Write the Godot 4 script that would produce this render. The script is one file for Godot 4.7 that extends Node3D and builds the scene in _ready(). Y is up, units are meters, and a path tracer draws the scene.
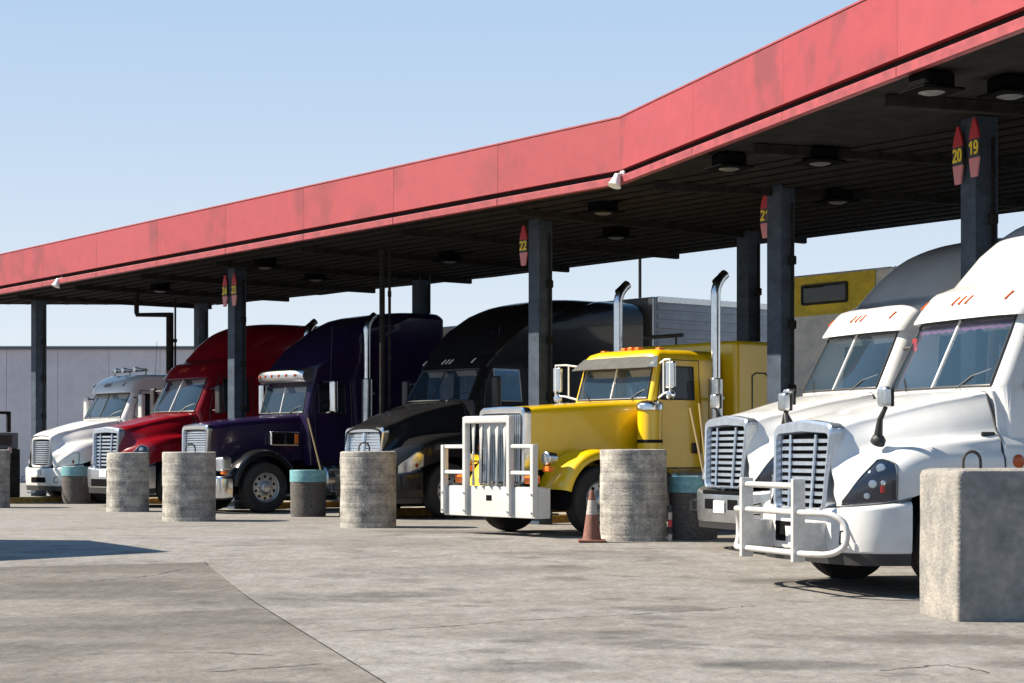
extends Node3D

# ---------------------------------------------------------------- mesh builder
class MB:
	var v := PackedVector3Array()
	func tri(a, b, c):
		v.append(a); v.append(b); v.append(c)
	func quad(a, b, c, d):
		if a.distance_squared_to(b) > 1e-12 and b.distance_squared_to(c) > 1e-12:
			tri(a, b, c)
		if c.distance_squared_to(d) > 1e-12 and d.distance_squared_to(a) > 1e-12:
			tri(a, c, d)
	func loft(rings, closed = false, cap0 = false, cap1 = false):
		for i in rings.size() - 1:
			var p = rings[i]; var q = rings[i + 1]
			var n = p.size()
			for j in (n if closed else n - 1):
				var k = (j + 1) % n
				quad(p[j], p[k], q[k], q[j])
		if cap0: fan(rings[0], true)
		if cap1: fan(rings[rings.size() - 1], false)
	func fan(r, flip):
		var c := Vector3.ZERO
		for p in r: c += p
		c /= r.size()
		for j in r.size():
			var k = (j + 1) % r.size()
			if flip: tri(c, r[k], r[j])
			else: tri(c, r[j], r[k])
	func box(c, s, bev = 0.0, bas = Basis()):
		var h = s * 0.5
		var b = min(bev, min(h.x, min(h.y, h.z)) * 0.9)
		if b <= 0.0005:
			var e = []
			for i in 8:
				e.append(c + bas * Vector3(h.x if i & 1 else -h.x, h.y if i & 2 else -h.y, h.z if i & 4 else -h.z))
			quad(e[0], e[2], e[3], e[1]); quad(e[4], e[5], e[7], e[6])
			quad(e[0], e[1], e[5], e[4]); quad(e[2], e[6], e[7], e[3])
			quad(e[0], e[4], e[6], e[2]); quad(e[1], e[3], e[7], e[5])
			return
		var rings = []
		for st in [[-h.y, h.x - b, h.z - b], [-h.y + b, h.x, h.z], [h.y - b, h.x, h.z], [h.y, h.x - b, h.z - b]]:
			var x = st[1]; var z = st[2]
			var k = b
			var ring = []
			for q in [[x, z - k], [x - k, z], [-x + k, z], [-x, z - k], [-x, -z + k], [-x + k, -z], [x - k, -z], [x, -z + k]]:
				ring.append(c + bas * Vector3(q[0], st[0], q[1]))
			rings.append(ring)
		loft(rings, true, true, true)
	func tube(path, r, n = 8, caps = true):
		var rings = []
		var up := Vector3.UP
		var last := Vector3.ZERO
		for i in path.size():
			var t: Vector3
			if i == 0: t = path[1] - path[0]
			elif i == path.size() - 1: t = path[i] - path[i - 1]
			else: t = (path[i] - path[i - 1]).normalized() + (path[i + 1] - path[i]).normalized()
			t = t.normalized()
			var a: Vector3
			if i == 0:
				a = t.cross(up)
				if a.length() < 0.05: a = t.cross(Vector3.RIGHT)
			else:
				a = last - t * last.dot(t)
			a = a.normalized(); last = a
			var b = t.cross(a)
			var rr = r[i] if r is Array else r
			var ring = []
			for j in n:
				var w = TAU * j / n
				ring.append(path[i] + (a * cos(w) + b * sin(w)) * rr)
			rings.append(ring)
		loft(rings, true, caps, caps)
	func lathe(prof, org, axis, n = 24):
		var a = axis.cross(Vector3.UP)
		if a.length() < 0.1: a = axis.cross(Vector3.RIGHT)
		a = a.normalized()
		var b = axis.cross(a).normalized()
		var rings = []
		for p in prof:
			var ring = []
			for j in n:
				var w = TAU * j / n
				ring.append(org + axis * p[1] + (a * cos(w) + b * sin(w)) * p[0])
			rings.append(ring)
		loft(rings, true)
	func rbox(lo, hi, r, seg = 4):
		# box with rounded edges, lofted along z
		var cx = (lo.x + hi.x) * 0.5; var cy = (lo.y + hi.y) * 0.5
		var hx = (hi.x - lo.x) * 0.5; var hy = (hi.y - lo.y) * 0.5
		var rings = []
		var zs = []
		for i in seg + 1:
			var a = PI * 0.5 * i / seg
			zs.append([lo.z + r * (1 - sin(a)), r * (1 - cos(a))])
		zs.reverse()
		var back = []
		for q in zs: back.append([hi.z - (q[0] - lo.z), q[1]])
		back.reverse()
		for q in zs + back:
			var ins = q[1]
			var rr = max(r - ins, 0.004)
			var ring = []
			for k in 4:
				var sx = [1, -1, -1, 1][k]; var sy = [1, 1, -1, -1][k]
				for i in seg + 1:
					var a = PI * 0.5 * (k + float(i) / seg)
					ring.append(Vector3(cx + sx * (hx - ins - rr) + cos(a) * rr, cy + sy * (hy - ins - rr) + sin(a) * rr, q[0]))
			rings.append(ring)
		loft(rings, true, true, true)
	func prism(poly, y0, y1):
		# poly: Array of Vector2 (x, z), extruded upwards
		var p0 = []; var p1 = []
		for p in poly:
			p0.append(Vector3(p.x, y0, p.y)); p1.append(Vector3(p.x, y1, p.y))
		loft([p0, p1], true)
		var idx = Geometry2D.triangulate_polygon(PackedVector2Array(poly))
		for i in range(0, idx.size(), 3):
			tri(p1[idx[i]], p1[idx[i + 1]], p1[idx[i + 2]])
			tri(p0[idx[i]], p0[idx[i + 2]], p0[idx[i + 1]])
	func ring_frame(outer, inner, z0, z1, rake = 0.0, bev = 0.012):
		# flat frame in the x-y plane facing -z
		var f = func(p, z): return Vector3(p.x, p.y, z + rake * (p.y - outer[0].y))
		var n = outer.size()
		var a = []; var b = []; var c = []; var d = []; var e = []
		for i in n:
			var mid = (outer[i] - inner[i]).normalized() * bev
			a.append(f.call(outer[i], z1)); b.append(f.call(outer[i], z0 + bev))
			c.append(f.call(outer[i] - mid, z0)); d.append(f.call(inner[i] + mid, z0 + bev * 0.3)); e.append(f.call(inner[i], z1))
		loft([a, b, c, d, e], true)
	func mesh(crease = 38.0):
		var n = v.size()
		var fn = PackedVector3Array(); fn.resize(n / 3)
		var near = {}
		for i in range(0, n, 3):
			var k = (v[i] - v[i + 2]).cross(v[i] - v[i + 1])
			fn[i / 3] = k
			for j in 3:
				var key = Vector3i((v[i + j] * 4000.0).round())
				if near.has(key): near[key].append(i / 3)
				else: near[key] = [i / 3]
		var lim = cos(deg_to_rad(crease))
		var nor = PackedVector3Array(); nor.resize(n)
		for i in n:
			var me = fn[i / 3]
			var mu = me.normalized()
			var s := Vector3.ZERO
			for f in near[Vector3i((v[i] * 4000.0).round())]:
				if fn[f].normalized().dot(mu) > lim: s += fn[f]
			nor[i] = s.normalized() if s.length() > 1e-14 else Vector3.UP
		var ar = []
		ar.resize(Mesh.ARRAY_MAX)
		ar[Mesh.ARRAY_VERTEX] = v; ar[Mesh.ARRAY_NORMAL] = nor
		var m = ArrayMesh.new()
		m.add_surface_from_arrays(Mesh.PRIMITIVE_TRIANGLES, ar)
		return m

# ---------------------------------------------------------------- scene helpers
var M = {}
var used = {}
var rng = RandomNumberGenerator.new()

func numbered(nm):
	if not used.has(nm):
		used[nm] = 0
		return nm
	used[nm] += 1
	return "%s_%03d" % [nm, used[nm]]

func part(parent, nm, mb, mat, crease = 38.0):
	var o = MeshInstance3D.new()
	o.mesh = mb if mb is Mesh else mb.mesh(crease)
	o.name = nm
	o.material_override = mat
	parent.add_child(o, true)
	return o

func thing(nm, label, category, at = Vector3.ZERO, turn = 0.0, group = ""):
	var o = Node3D.new()
	o.name = numbered(nm)
	add_child(o)
	o.position = at
	o.rotation.y = turn
	o.set_meta("label", label)
	o.set_meta("category", category)
	if group != "": o.set_meta("group", group)
	return o

func structure(nm, mb, mat, label, category, crease = 38.0):
	var o = part(self, numbered(nm), mb, mat, crease)
	o.set_meta("kind", "structure")
	o.set_meta("label", label)
	o.set_meta("category", category)
	return o

func srgb(r, g, b):
	return Color(r / 255.0, g / 255.0, b / 255.0)

func lin(r, g, b):
	return Color(r, g, b).linear_to_srgb()

# ground height: the yard falls gently towards the front of the pictured bays (depth d is metres in front of the viewer)
func gy(d):
	var t = clamp((26.5 - d) / 9.5, 0.0, 1.0)
	return -0.2 * t * t * (3 - 2 * t)

func P(x, d, y = 0.0):
	return Vector3(x, gy(d) + y, -d)

# ---------------------------------------------------------------- textures and materials
func noise_image(size, seed_, freq, oct, kind = FastNoiseLite.TYPE_SIMPLEX_SMOOTH):
	var n = FastNoiseLite.new()
	n.seed = seed_
	n.noise_type = kind
	n.frequency = freq
	n.fractal_octaves = oct
	n.fractal_type = FastNoiseLite.FRACTAL_FBM if oct > 1 else FastNoiseLite.FRACTAL_NONE
	return n.get_seamless_image(size, size, false, false, 0.1, true)

# a mottled tone texture: base colour scaled by two layered noises, with dark pits
func tone_texture(size, c, seed_, f1, a1, f2, a2, pits, warm = 0.0):
	var n1 = noise_image(size, seed_, f1, 4)
	var n2 = noise_image(size, seed_ + 7, f2, 3)
	var n3 = noise_image(size, seed_ + 13, f2 * 2.5, 2)
	var d1 = n1.get_data(); var d2 = n2.get_data(); var d3 = n3.get_data()
	var out = PackedByteArray(); out.resize(size * size * 3)
	for i in size * size:
		var a = d1[i] / 255.0 - 0.5
		var b = d2[i] / 255.0 - 0.5
		var k = 1.0 + a * a1 + b * a2
		var p = d3[i] / 255.0
		if p < pits: k *= 0.72 + 0.28 * p / pits
		var w = a * warm
		out[i * 3] = clampi(int(c.r * 255 * (k + w)), 0, 255)
		out[i * 3 + 1] = clampi(int(c.g * 255 * k), 0, 255)
		out[i * 3 + 2] = clampi(int(c.b * 255 * (k - w)), 0, 255)
	var img = Image.create_from_data(size, size, false, Image.FORMAT_RGB8, out)
	img.generate_mipmaps()
	return ImageTexture.create_from_image(img)

func bump_texture(size, seed_, freq, oct, strength):
	var n = noise_image(size, seed_, freq, oct)
	n.convert(Image.FORMAT_RGBA8)
	n.bump_map_to_normal_map(strength)
	return ImageTexture.create_from_image(n)

func mat(c, rough = 0.5, metal = 0.0):
	var m = StandardMaterial3D.new()
	m.albedo_color = c
	m.roughness = rough
	m.metallic = metal
	return m

func tri_mat(tex, metres, rough, nrm = null, nscale = 0.4, metal = 0.0):
	var m = StandardMaterial3D.new()
	m.albedo_texture = tex
	m.roughness = rough
	m.metallic = metal
	m.uv1_triplanar = true
	m.uv1_world_triplanar = true
	m.uv1_scale = Vector3.ONE / metres
	if nrm:
		m.normal_enabled = true
		m.normal_texture = nrm
		m.normal_scale = nscale
	return m

func paint(c, rough = 0.32, dust = 0.10):
	# vehicle paint: slightly mottled by road film, under a clear coat
	var t = tone_texture(256, c, int(c.r * 91 + c.g * 57 + c.b * 31) + 3, 0.012, dust, 0.05, dust * 0.6, 0.0)
	var m = tri_mat(t, 2.3, rough)
	m.clearcoat_enabled = true
	m.clearcoat = 0.6
	m.clearcoat_roughness = 0.06
	return m

func make_materials():
	var nb = bump_texture(512, 5, 0.03, 4, 3.0)
	var nf = bump_texture(512, 9, 0.12, 3, 4.0)
	M.fine = nf
	M.white = paint(lin(0.60, 0.60, 0.595), 0.3, 0.08)
	M.yellow = paint(lin(0.72, 0.45, 0.004), 0.3, 0.06)
	M.red = paint(lin(0.165, 0.0025, 0.008), 0.28, 0.10)
	M.purple = paint(lin(0.016, 0.009, 0.038), 0.25, 0.12)
	M.black = paint(lin(0.012, 0.012, 0.013), 0.25, 0.15)
	for q in [M.black, M.purple, M.red]:
		q.clearcoat = 0.3
		q.metallic_specular = 0.3
	M.grey_paint = paint(lin(0.33, 0.34, 0.36), 0.35, 0.08)
	M.silver_roof = paint(lin(0.36, 0.39, 0.42), 0.35, 0.08)
	M.guard_white = paint(lin(0.48, 0.48, 0.465), 0.4, 0.12)
	M.guard_alu = tri_mat(tone_texture(256, lin(0.58, 0.57, 0.55), 30, 0.03, 0.15, 0.1, 0.1, 0.0), 0.8, 0.36, null, 0, 0.35)
	M.chrome = tri_mat(tone_texture(256, lin(0.66, 0.68, 0.70), 21, 0.02, 0.10, 0.08, 0.06, 0.0), 1.1, 0.20, null, 0, 1.0)
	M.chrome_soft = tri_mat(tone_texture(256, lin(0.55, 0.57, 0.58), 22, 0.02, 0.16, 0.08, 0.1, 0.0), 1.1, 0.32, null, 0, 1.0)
	M.alu = tri_mat(tone_texture(256, lin(0.50, 0.51, 0.52), 23, 0.03, 0.2, 0.09, 0.12, 0.0), 0.7, 0.38, null, 0, 0.85)
	M.plastic = mat(lin(0.016, 0.016, 0.017), 0.5)
	M.dark = mat(lin(0.008, 0.008, 0.009), 0.75)
	M.rubber = tri_mat(tone_texture(256, lin(0.018, 0.018, 0.018), 25, 0.02, 0.5, 0.1, 0.3, 0.0), 0.9, 0.82, nf, 0.4)
	M.chassis = tri_mat(tone_texture(256, lin(0.022, 0.021, 0.02), 26, 0.02, 0.5, 0.1, 0.3, 0.0), 1.3, 0.75)
	M.trim = mat(lin(0.09, 0.10, 0.11), 0.6)
	M.dash = mat(lin(0.20, 0.20, 0.20), 0.7)
	M.fabric = tri_mat(tone_texture(256, lin(0.10, 0.10, 0.11), 27, 0.03, 0.4, 0.15, 0.3, 0.0), 0.6, 0.9)
	M.reflection_curtain = tri_mat(tone_texture(256, lin(0.16, 0.24, 0.33), 28, 0.03, 0.3, 0.15, 0.2, 0.0), 0.6, 0.9)  # cab curtain, its blue imitates sky reflected in the windscreen
	M.paper = mat(lin(0.7, 0.7, 0.68), 0.8)
	M.fringe = mat(lin(0.055, 0.012, 0.055), 0.9)
	M.red_cloth = mat(lin(0.22, 0.006, 0.012), 0.8)
	M.amber = mat(lin(0.40, 0.07, 0.012), 0.25)
	M.orange = mat(lin(0.75, 0.16, 0.015), 0.25)
	M.red_lamp = mat(lin(0.25, 0.012, 0.01), 0.25)
	M.mirror = mat(lin(0.7, 0.72, 0.74), 0.04, 1.0)
	var g = mat(Color(0.5, 0.68, 0.82, 0.008), 0.02, 0.06)
	g.metallic_specular = 0.9
	g.transparency = BaseMaterial3D.TRANSPARENCY_ALPHA
	M.glass = g
	var gd = mat(Color(0.02, 0.03, 0.035, 0.86), 0.03)
	gd.transparency = BaseMaterial3D.TRANSPARENCY_ALPHA
	M.dark_glass = gd
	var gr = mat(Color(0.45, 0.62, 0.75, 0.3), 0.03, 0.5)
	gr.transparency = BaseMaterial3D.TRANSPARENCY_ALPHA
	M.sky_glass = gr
	M.slat = tri_mat(tone_texture(256, lin(0.50, 0.56, 0.64), 29, 0.03, 0.15, 0.08, 0.1, 0.0), 0.9, 0.30, null, 0, 0.8)
	var gl = mat(Color(0.05, 0.06, 0.08, 0.10), 0.02)
	gl.transparency = BaseMaterial3D.TRANSPARENCY_ALPHA
	M.lens = gl
	M.reflector = mat(lin(0.85, 0.86, 0.88), 0.1, 1.0)
	M.lamp_black = mat(lin(0.008, 0.011, 0.025), 0.2)
	# canopy
	M.fascia = []
	for i in 4:
		M.fascia.append(tri_mat(soot_texture(512, lin(0.29 + 0.005 * i, 0.036 + 0.002 * i, 0.043 + 0.002 * i), 40 + i), 5.3 + 0.6 * i, 0.5))
	M.fascia_trim = tri_mat(tone_texture(256, lin(0.25, 0.042, 0.048), 46, 0.02, 0.3, 0.06, 0.2, 0.1), 2.1, 0.5)
	M.fascia_gap = mat(lin(0.05, 0.008, 0.01), 0.7)
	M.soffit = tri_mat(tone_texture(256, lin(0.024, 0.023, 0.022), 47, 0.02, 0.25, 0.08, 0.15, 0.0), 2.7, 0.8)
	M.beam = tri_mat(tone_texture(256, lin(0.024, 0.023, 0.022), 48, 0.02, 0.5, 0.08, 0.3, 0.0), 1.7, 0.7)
	M.column = tri_mat(tone_texture(256, lin(0.05, 0.066, 0.09), 49, 0.02, 0.35, 0.07, 0.25, 0.0), 1.9, 0.55)
	M.fixture = mat(lin(0.006, 0.006, 0.006), 0.8)
	M.lamp_lens = mat(lin(0.09, 0.09, 0.085), 0.4)
	M.lamp_white = mat(lin(0.72, 0.72, 0.70), 0.4)
	for q in [M.soffit, M.beam, M.fixture, M.chassis, M.dark]: q.metallic_specular = 0.08
	M.column.metallic_specular = 0.25
	# concrete
	M.bollard = tri_mat(bollard_texture(512), 1.7, 0.92, nf, 0.35)
	M.block = tri_mat(tone_texture(512, lin(0.215, 0.203, 0.186), 62, 0.01, 0.34, 0.05, 0.22, 0.16, 0.05), 2.6, 0.92, nf, 0.4)
	M.kerb_yellow = tri_mat(tone_texture(256, lin(0.26, 0.15, 0.03), 63, 0.03, 0.7, 0.1, 0.4, 0.2), 0.9, 0.85, nf, 0.5)
	M.island = tri_mat(tone_texture(256, lin(0.24, 0.23, 0.21), 64, 0.03, 0.4, 0.1, 0.3, 0.1), 1.4, 0.9)
	M.teal = tri_mat(tone_texture(256, lin(0.13, 0.29, 0.32), 65, 0.03, 0.3, 0.1, 0.2, 0.0), 0.7, 0.5)
	M.barrel = tri_mat(tone_texture(256, lin(0.085, 0.075, 0.068), 66, 0.04, 0.6, 0.2, 0.5, 0.25), 0.6, 0.9, nf, 0.9)
	M.squeegee = mat(lin(0.34, 0.25, 0.12), 0.6)
	M.cone = tri_mat(tone_texture(256, lin(0.17, 0.07, 0.048), 67, 0.05, 0.6, 0.2, 0.3, 0.1), 0.5, 0.75)
	M.cone_band = tri_mat(tone_texture(256, lin(0.34, 0.31, 0.28), 68, 0.05, 0.4, 0.2, 0.3, 0.1), 0.4, 0.6)
	M.rebar = tri_mat(tone_texture(256, lin(0.04, 0.034, 0.03), 69, 0.05, 0.6, 0.2, 0.3, 0.0), 0.4, 0.7)
	M.sign_red = mat(lin(0.40, 0.02, 0.03), 0.5)
	M.sign_pink = mat(lin(0.55, 0.20, 0.21), 0.5)
	M.sign_dark = mat(lin(0.03, 0.028, 0.03), 0.5)
	M.sign_yellow = mat(lin(0.80, 0.58, 0.03), 0.5)
	# trailers and far things
	M.trailer_grey = tri_mat(tone_texture(256, lin(0.20, 0.22, 0.25), 71, 0.02, 0.2, 0.06, 0.12, 0.0), 2.9, 0.5)
	M.trailer_white = tri_mat(tone_texture(512, lin(0.78, 0.78, 0.76), 72, 0.012, 0.2, 0.05, 0.12, 0.08, 0.06), 3.1, 0.55)
	M.trailer_yellow = tri_mat(tone_texture(512, lin(0.78, 0.58, 0.03), 73, 0.012, 0.25, 0.05, 0.15, 0.06, 0.04), 2.4, 0.55)
	M.cladding = []
	for i in 3:
		M.cladding.append(tri_mat(tone_texture(256, lin(0.50 + 0.008 * i, 0.445 + 0.008 * i, 0.44 + 0.008 * i), 75 + i, 0.006, 0.06, 0.03, 0.05, 0.0), 3.3, 0.6))
	M.far_wall = mat(lin(0.33, 0.35, 0.37), 0.7)
	M.far_roof = mat(lin(0.24, 0.27, 0.31), 0.6)
	M.bark = mat(lin(0.16, 0.14, 0.12), 0.9)

# faded red sheet with patches of exhaust soot of their own outline
func soot_texture(size, c, seed_):
	var n1 = noise_image(size, seed_, 0.006, 4).get_data()
	var n2 = noise_image(size, seed_ + 3, 0.03, 4).get_data()
	var n3 = noise_image(size, seed_ + 5, 0.08, 2).get_data()
	var out = PackedByteArray(); out.resize(size * size * 3)
	for i in size * size:
		var yy = i / size
		if yy >= size / 2: yy = size - 1 - yy
		var a = n1[(yy * 2 / 3) * size + i % size] / 255.0
		var b = n2[yy * size + i % size] / 255.0
		var soot = clamp((a - 0.60 + (b - 0.5) * 0.25) * 2.2, 0.0, 0.5)
		var k = 0.97 + (b - 0.5) * 0.08 + (n3[i] / 255.0 - 0.5) * 0.05
		out[i * 3] = clampi(int(255 * lerp(c.r * k, 0.27, soot)), 0, 255)
		out[i * 3 + 1] = clampi(int(255 * lerp(c.g * k, 0.15, soot)), 0, 255)
		out[i * 3 + 2] = clampi(int(255 * lerp(c.b * k, 0.15, soot)), 0, 255)
	var img = Image.create_from_data(size, size, false, Image.FORMAT_RGB8, out)
	img.generate_mipmaps()
	return ImageTexture.create_from_image(img)

# weathered cast concrete with ring-shaped pour lines and dirty runs
func bollard_texture(size):
	var n1 = noise_image(size, 51, 0.012, 4).get_data()
	var n2 = noise_image(size, 52, 0.06, 3).get_data()
	var n3 = noise_image(size, 53, 0.16, 2).get_data()
	var out = PackedByteArray(); out.resize(size * size * 3)
	for y in size:
		var band = n1[(y * 7 % size) * size + 11] / 255.0 - 0.5
		for x in size:
			var i = y * size + x
			var a = n1[i] / 255.0 - 0.5
			var b = n2[i] / 255.0 - 0.5
			var run = n2[((y / 9) % size) * size + x] / 255.0 - 0.5
			var k = 1.0 + a * 0.55 + b * 0.32 + band * 0.22 + run * 0.18
			if n3[i] < 82: k *= 0.7
			out[i * 3] = clampi(int(150 * k), 0, 255)
			out[i * 3 + 1] = clampi(int(146 * k), 0, 255)
			out[i * 3 + 2] = clampi(int((139 - a * 8) * k), 0, 255)
	var img = Image.create_from_data(size, size, false, Image.FORMAT_RGB8, out)
	img.generate_mipmaps()
	return ImageTexture.create_from_image(img)

# ---------------------------------------------------------------- curve helpers
func crow(T, s):
	# smooth table lookup, column 0 is the key
	var n = T.size()
	if s <= T[0][0]: return T[0].duplicate()
	if s >= T[n - 1][0]: return T[n - 1].duplicate()
	var i = 0
	while T[i + 1][0] < s: i += 1
	var a = T[i]; var b = T[i + 1]
	var p = T[max(i - 1, 0)]; var q = T[min(i + 2, n - 1)]
	var h = b[0] - a[0]
	var u = (s - a[0]) / h
	var r = [s]
	for k in range(1, a.size()):
		var m0 = (b[k] - p[k]) / (b[0] - p[0]) * h
		var m1 = (q[k] - a[k]) / (q[0] - a[0]) * h
		r.append((2 * u * u * u - 3 * u * u + 1) * a[k] + (u * u * u - 2 * u * u + u) * m0 + (-2 * u * u * u + 3 * u * u) * b[k] + (u * u * u - u * u) * m1)
	return r

func lrow(T, s):
	var n = T.size()
	if s <= T[0][0]: return T[0].duplicate()
	if s >= T[n - 1][0]: return T[n - 1].duplicate()
	var i = 0
	while T[i + 1][0] < s: i += 1
	var u = (s - T[i][0]) / (T[i + 1][0] - T[i][0])
	var r = []
	for k in T[i].size(): r.append(lerp(T[i][k], T[i + 1][k], u))
	return r

func spline(pts, sub):
	var out = []
	var n = pts.size()
	for i in n - 1:
		var p0 = pts[max(i - 1, 0)]; var p1 = pts[i]; var p2 = pts[i + 1]; var p3 = pts[min(i + 2, n - 1)]
		for k in sub:
			var t = float(k) / sub
			out.append(0.5 * (2 * p1 + (p2 - p0) * t + (2 * p0 - 5 * p1 + 4 * p2 - p3) * t * t + (3 * p1 - p0 - 3 * p2 + p3) * t * t * t))
	out.append(pts[n - 1])
	return out

func round_poly(pts, r, seg = 4):
	var out = []
	var n = pts.size()
	for i in n:
		var p = pts[i]; var a = pts[(i + n - 1) % n]; var b = pts[(i + 1) % n]
		var rr = min(r, min(p.distance_to(a), p.distance_to(b)) * 0.45)
		var s = p + (a - p).normalized() * rr
		var e = p + (b - p).normalized() * rr
		for k in seg + 1:
			var t = float(k) / seg
			out.append(s * (1 - t) * (1 - t) + p * 2 * t * (1 - t) + e * t * t)
	return out

# ---------------------------------------------------------------- hoods
func hood_controls(r, z):
	var yt = r[1]; var w1 = r[2]; var ys = r[3]; var w2 = r[4]; var yf = r[5]; var w3 = r[6]; var yb = r[7]
	return [Vector3(0, yt, z), Vector3(w1 * 0.6, yt - 0.008, z), Vector3(w1, yt - 0.04, z), Vector3(w1 + 0.05, yt - 0.11, z),
		Vector3(lerp(w1 + 0.05, w2, 0.55), lerp(yt - 0.11, ys, 0.5), z), Vector3(w2, ys, z), Vector3(lerp(w2, w3, 0.55), lerp(ys, yf, 0.55), z),
		Vector3(w3 - 0.05, yf - 0.03, z), Vector3(w3, yf - 0.12, z), Vector3(w3 + 0.005, lerp(yf - 0.12, yb, 0.5), z), Vector3(w3 - 0.005, yb, z)]

func hood_pt(T, z, t):
	var c = hood_controls(crow(T, z), z)
	var s = clamp(t, 0.0, 1.0) * 10.0
	var i = min(int(s), 9)
	var u = s - i
	var p0 = c[max(i - 1, 0)]; var p1 = c[i]; var p2 = c[i + 1]; var p3 = c[min(i + 2, 10)]
	if i == 0: p0 = Vector3(-p2.x, p2.y, p2.z)
	return 0.5 * (2 * p1 + (p2 - p0) * u + (2 * p0 - 5 * p1 + 4 * p2 - p3) * u * u + (3 * p1 - p0 - 3 * p2 + p3) * u * u * u)

func fx(p):
	return Vector3(-p.x, p.y, p.z)

func hood_mesh(T):
	var mb = MB.new()
	var rings = []
	var z0 = T[0][0]; var z1 = T[T.size() - 1][0]
	for i in 31:
		var u = i / 30.0
		var z = lerp(z0, z1, u * (0.55 + 0.45 * u))
		var ring = []
		for j in range(30, 0, -1): ring.append(fx(hood_pt(T, z, j / 30.0)))
		for j in 31: ring.append(hood_pt(T, z, j / 30.0))
		rings.append(ring)
	mb.loft(rings)
	return mb

# ---------------------------------------------------------------- grilles
func grille(t, g):
	# g: wt, wb (half widths), y0, y1, peak, n (slats), bars, z, rake, sw (surround width), depth
	var pts = [Vector2(g.wb, g.y0), Vector2(g.wt, g.y1), Vector2(0, g.y1 + g.peak), Vector2(-g.wt, g.y1), Vector2(-g.wb, g.y0)]
	var k = g.sw
	var inn = [Vector2(g.wb - k, g.y0 + k * g.get("low", 1.0)), Vector2(g.wt - k, g.y1 - k * g.get("top", 1.4)), Vector2(0, g.y1 - k * g.get("top", 1.4) + g.peak * 0.4), Vector2(-g.wt + k, g.y1 - k * g.get("top", 1.4)), Vector2(-g.wb + k, g.y0 + k * g.get("low", 1.0))]
	var f = func(y): return g.z + g.rake * (y - g.y0)
	var root = Node3D.new()
	root.name = "grille"
	t.add_child(root, true)
	var fr = MB.new()
	fr.ring_frame(round_poly(pts, 0.1), round_poly(inn, 0.06), g.z, g.z + g.depth, g.rake, 0.025)
	part(root, "surround", fr, g.get("smat", M.chrome))
	var bk = MB.new()
	var o = []
	for p in round_poly(inn, 0.06): o.append(Vector3(p.x * 1.01, p.y, f.call(p.y) + g.depth * 0.55))
	bk.fan(o, false)
	part(root, "backing", bk, g.get("bmat", M.dark))
	var ya = inn[0].y; var yb = inn[1].y
	for i in g.n:
		var y = lerp(ya, yb, (i + 0.7) / (g.n + 0.4))
		var hw = lerp(g.wb - k, g.wt - k, (y - ya) / (yb - ya))
		var s = MB.new()
		var zz = f.call(y)
		var rings = []
		for q in 7:
			var x = lerp(-hw, hw, q / 6.0)
			var bow = g.depth * 0.25 + 0.03 * pow(abs(x) / hw, 2)
			var th = g.get("th", 0.020)
			rings.append([Vector3(x, y - th * 0.5, zz + bow), Vector3(x, y + th * 0.5, zz + bow), Vector3(x, y + th * 0.65, zz + bow + 0.05), Vector3(x, y - th * 0.35, zz + bow + 0.05)])
		s.loft(rings, true)
		part(root, "slat", s, g.get("lmat", M.slat), 20)
	for b in g.bars:
		var s = MB.new()
		s.tube([Vector3(b * (g.wb - k), ya - 0.01, f.call(ya) + g.depth * 0.2), Vector3(b * (g.wt - k), yb + 0.01, f.call(yb) + g.depth * 0.2)], g.get("barr", 0.017), 6)
		part(root, "bar", s, g.get("lmat", M.slat))
	return root

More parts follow.
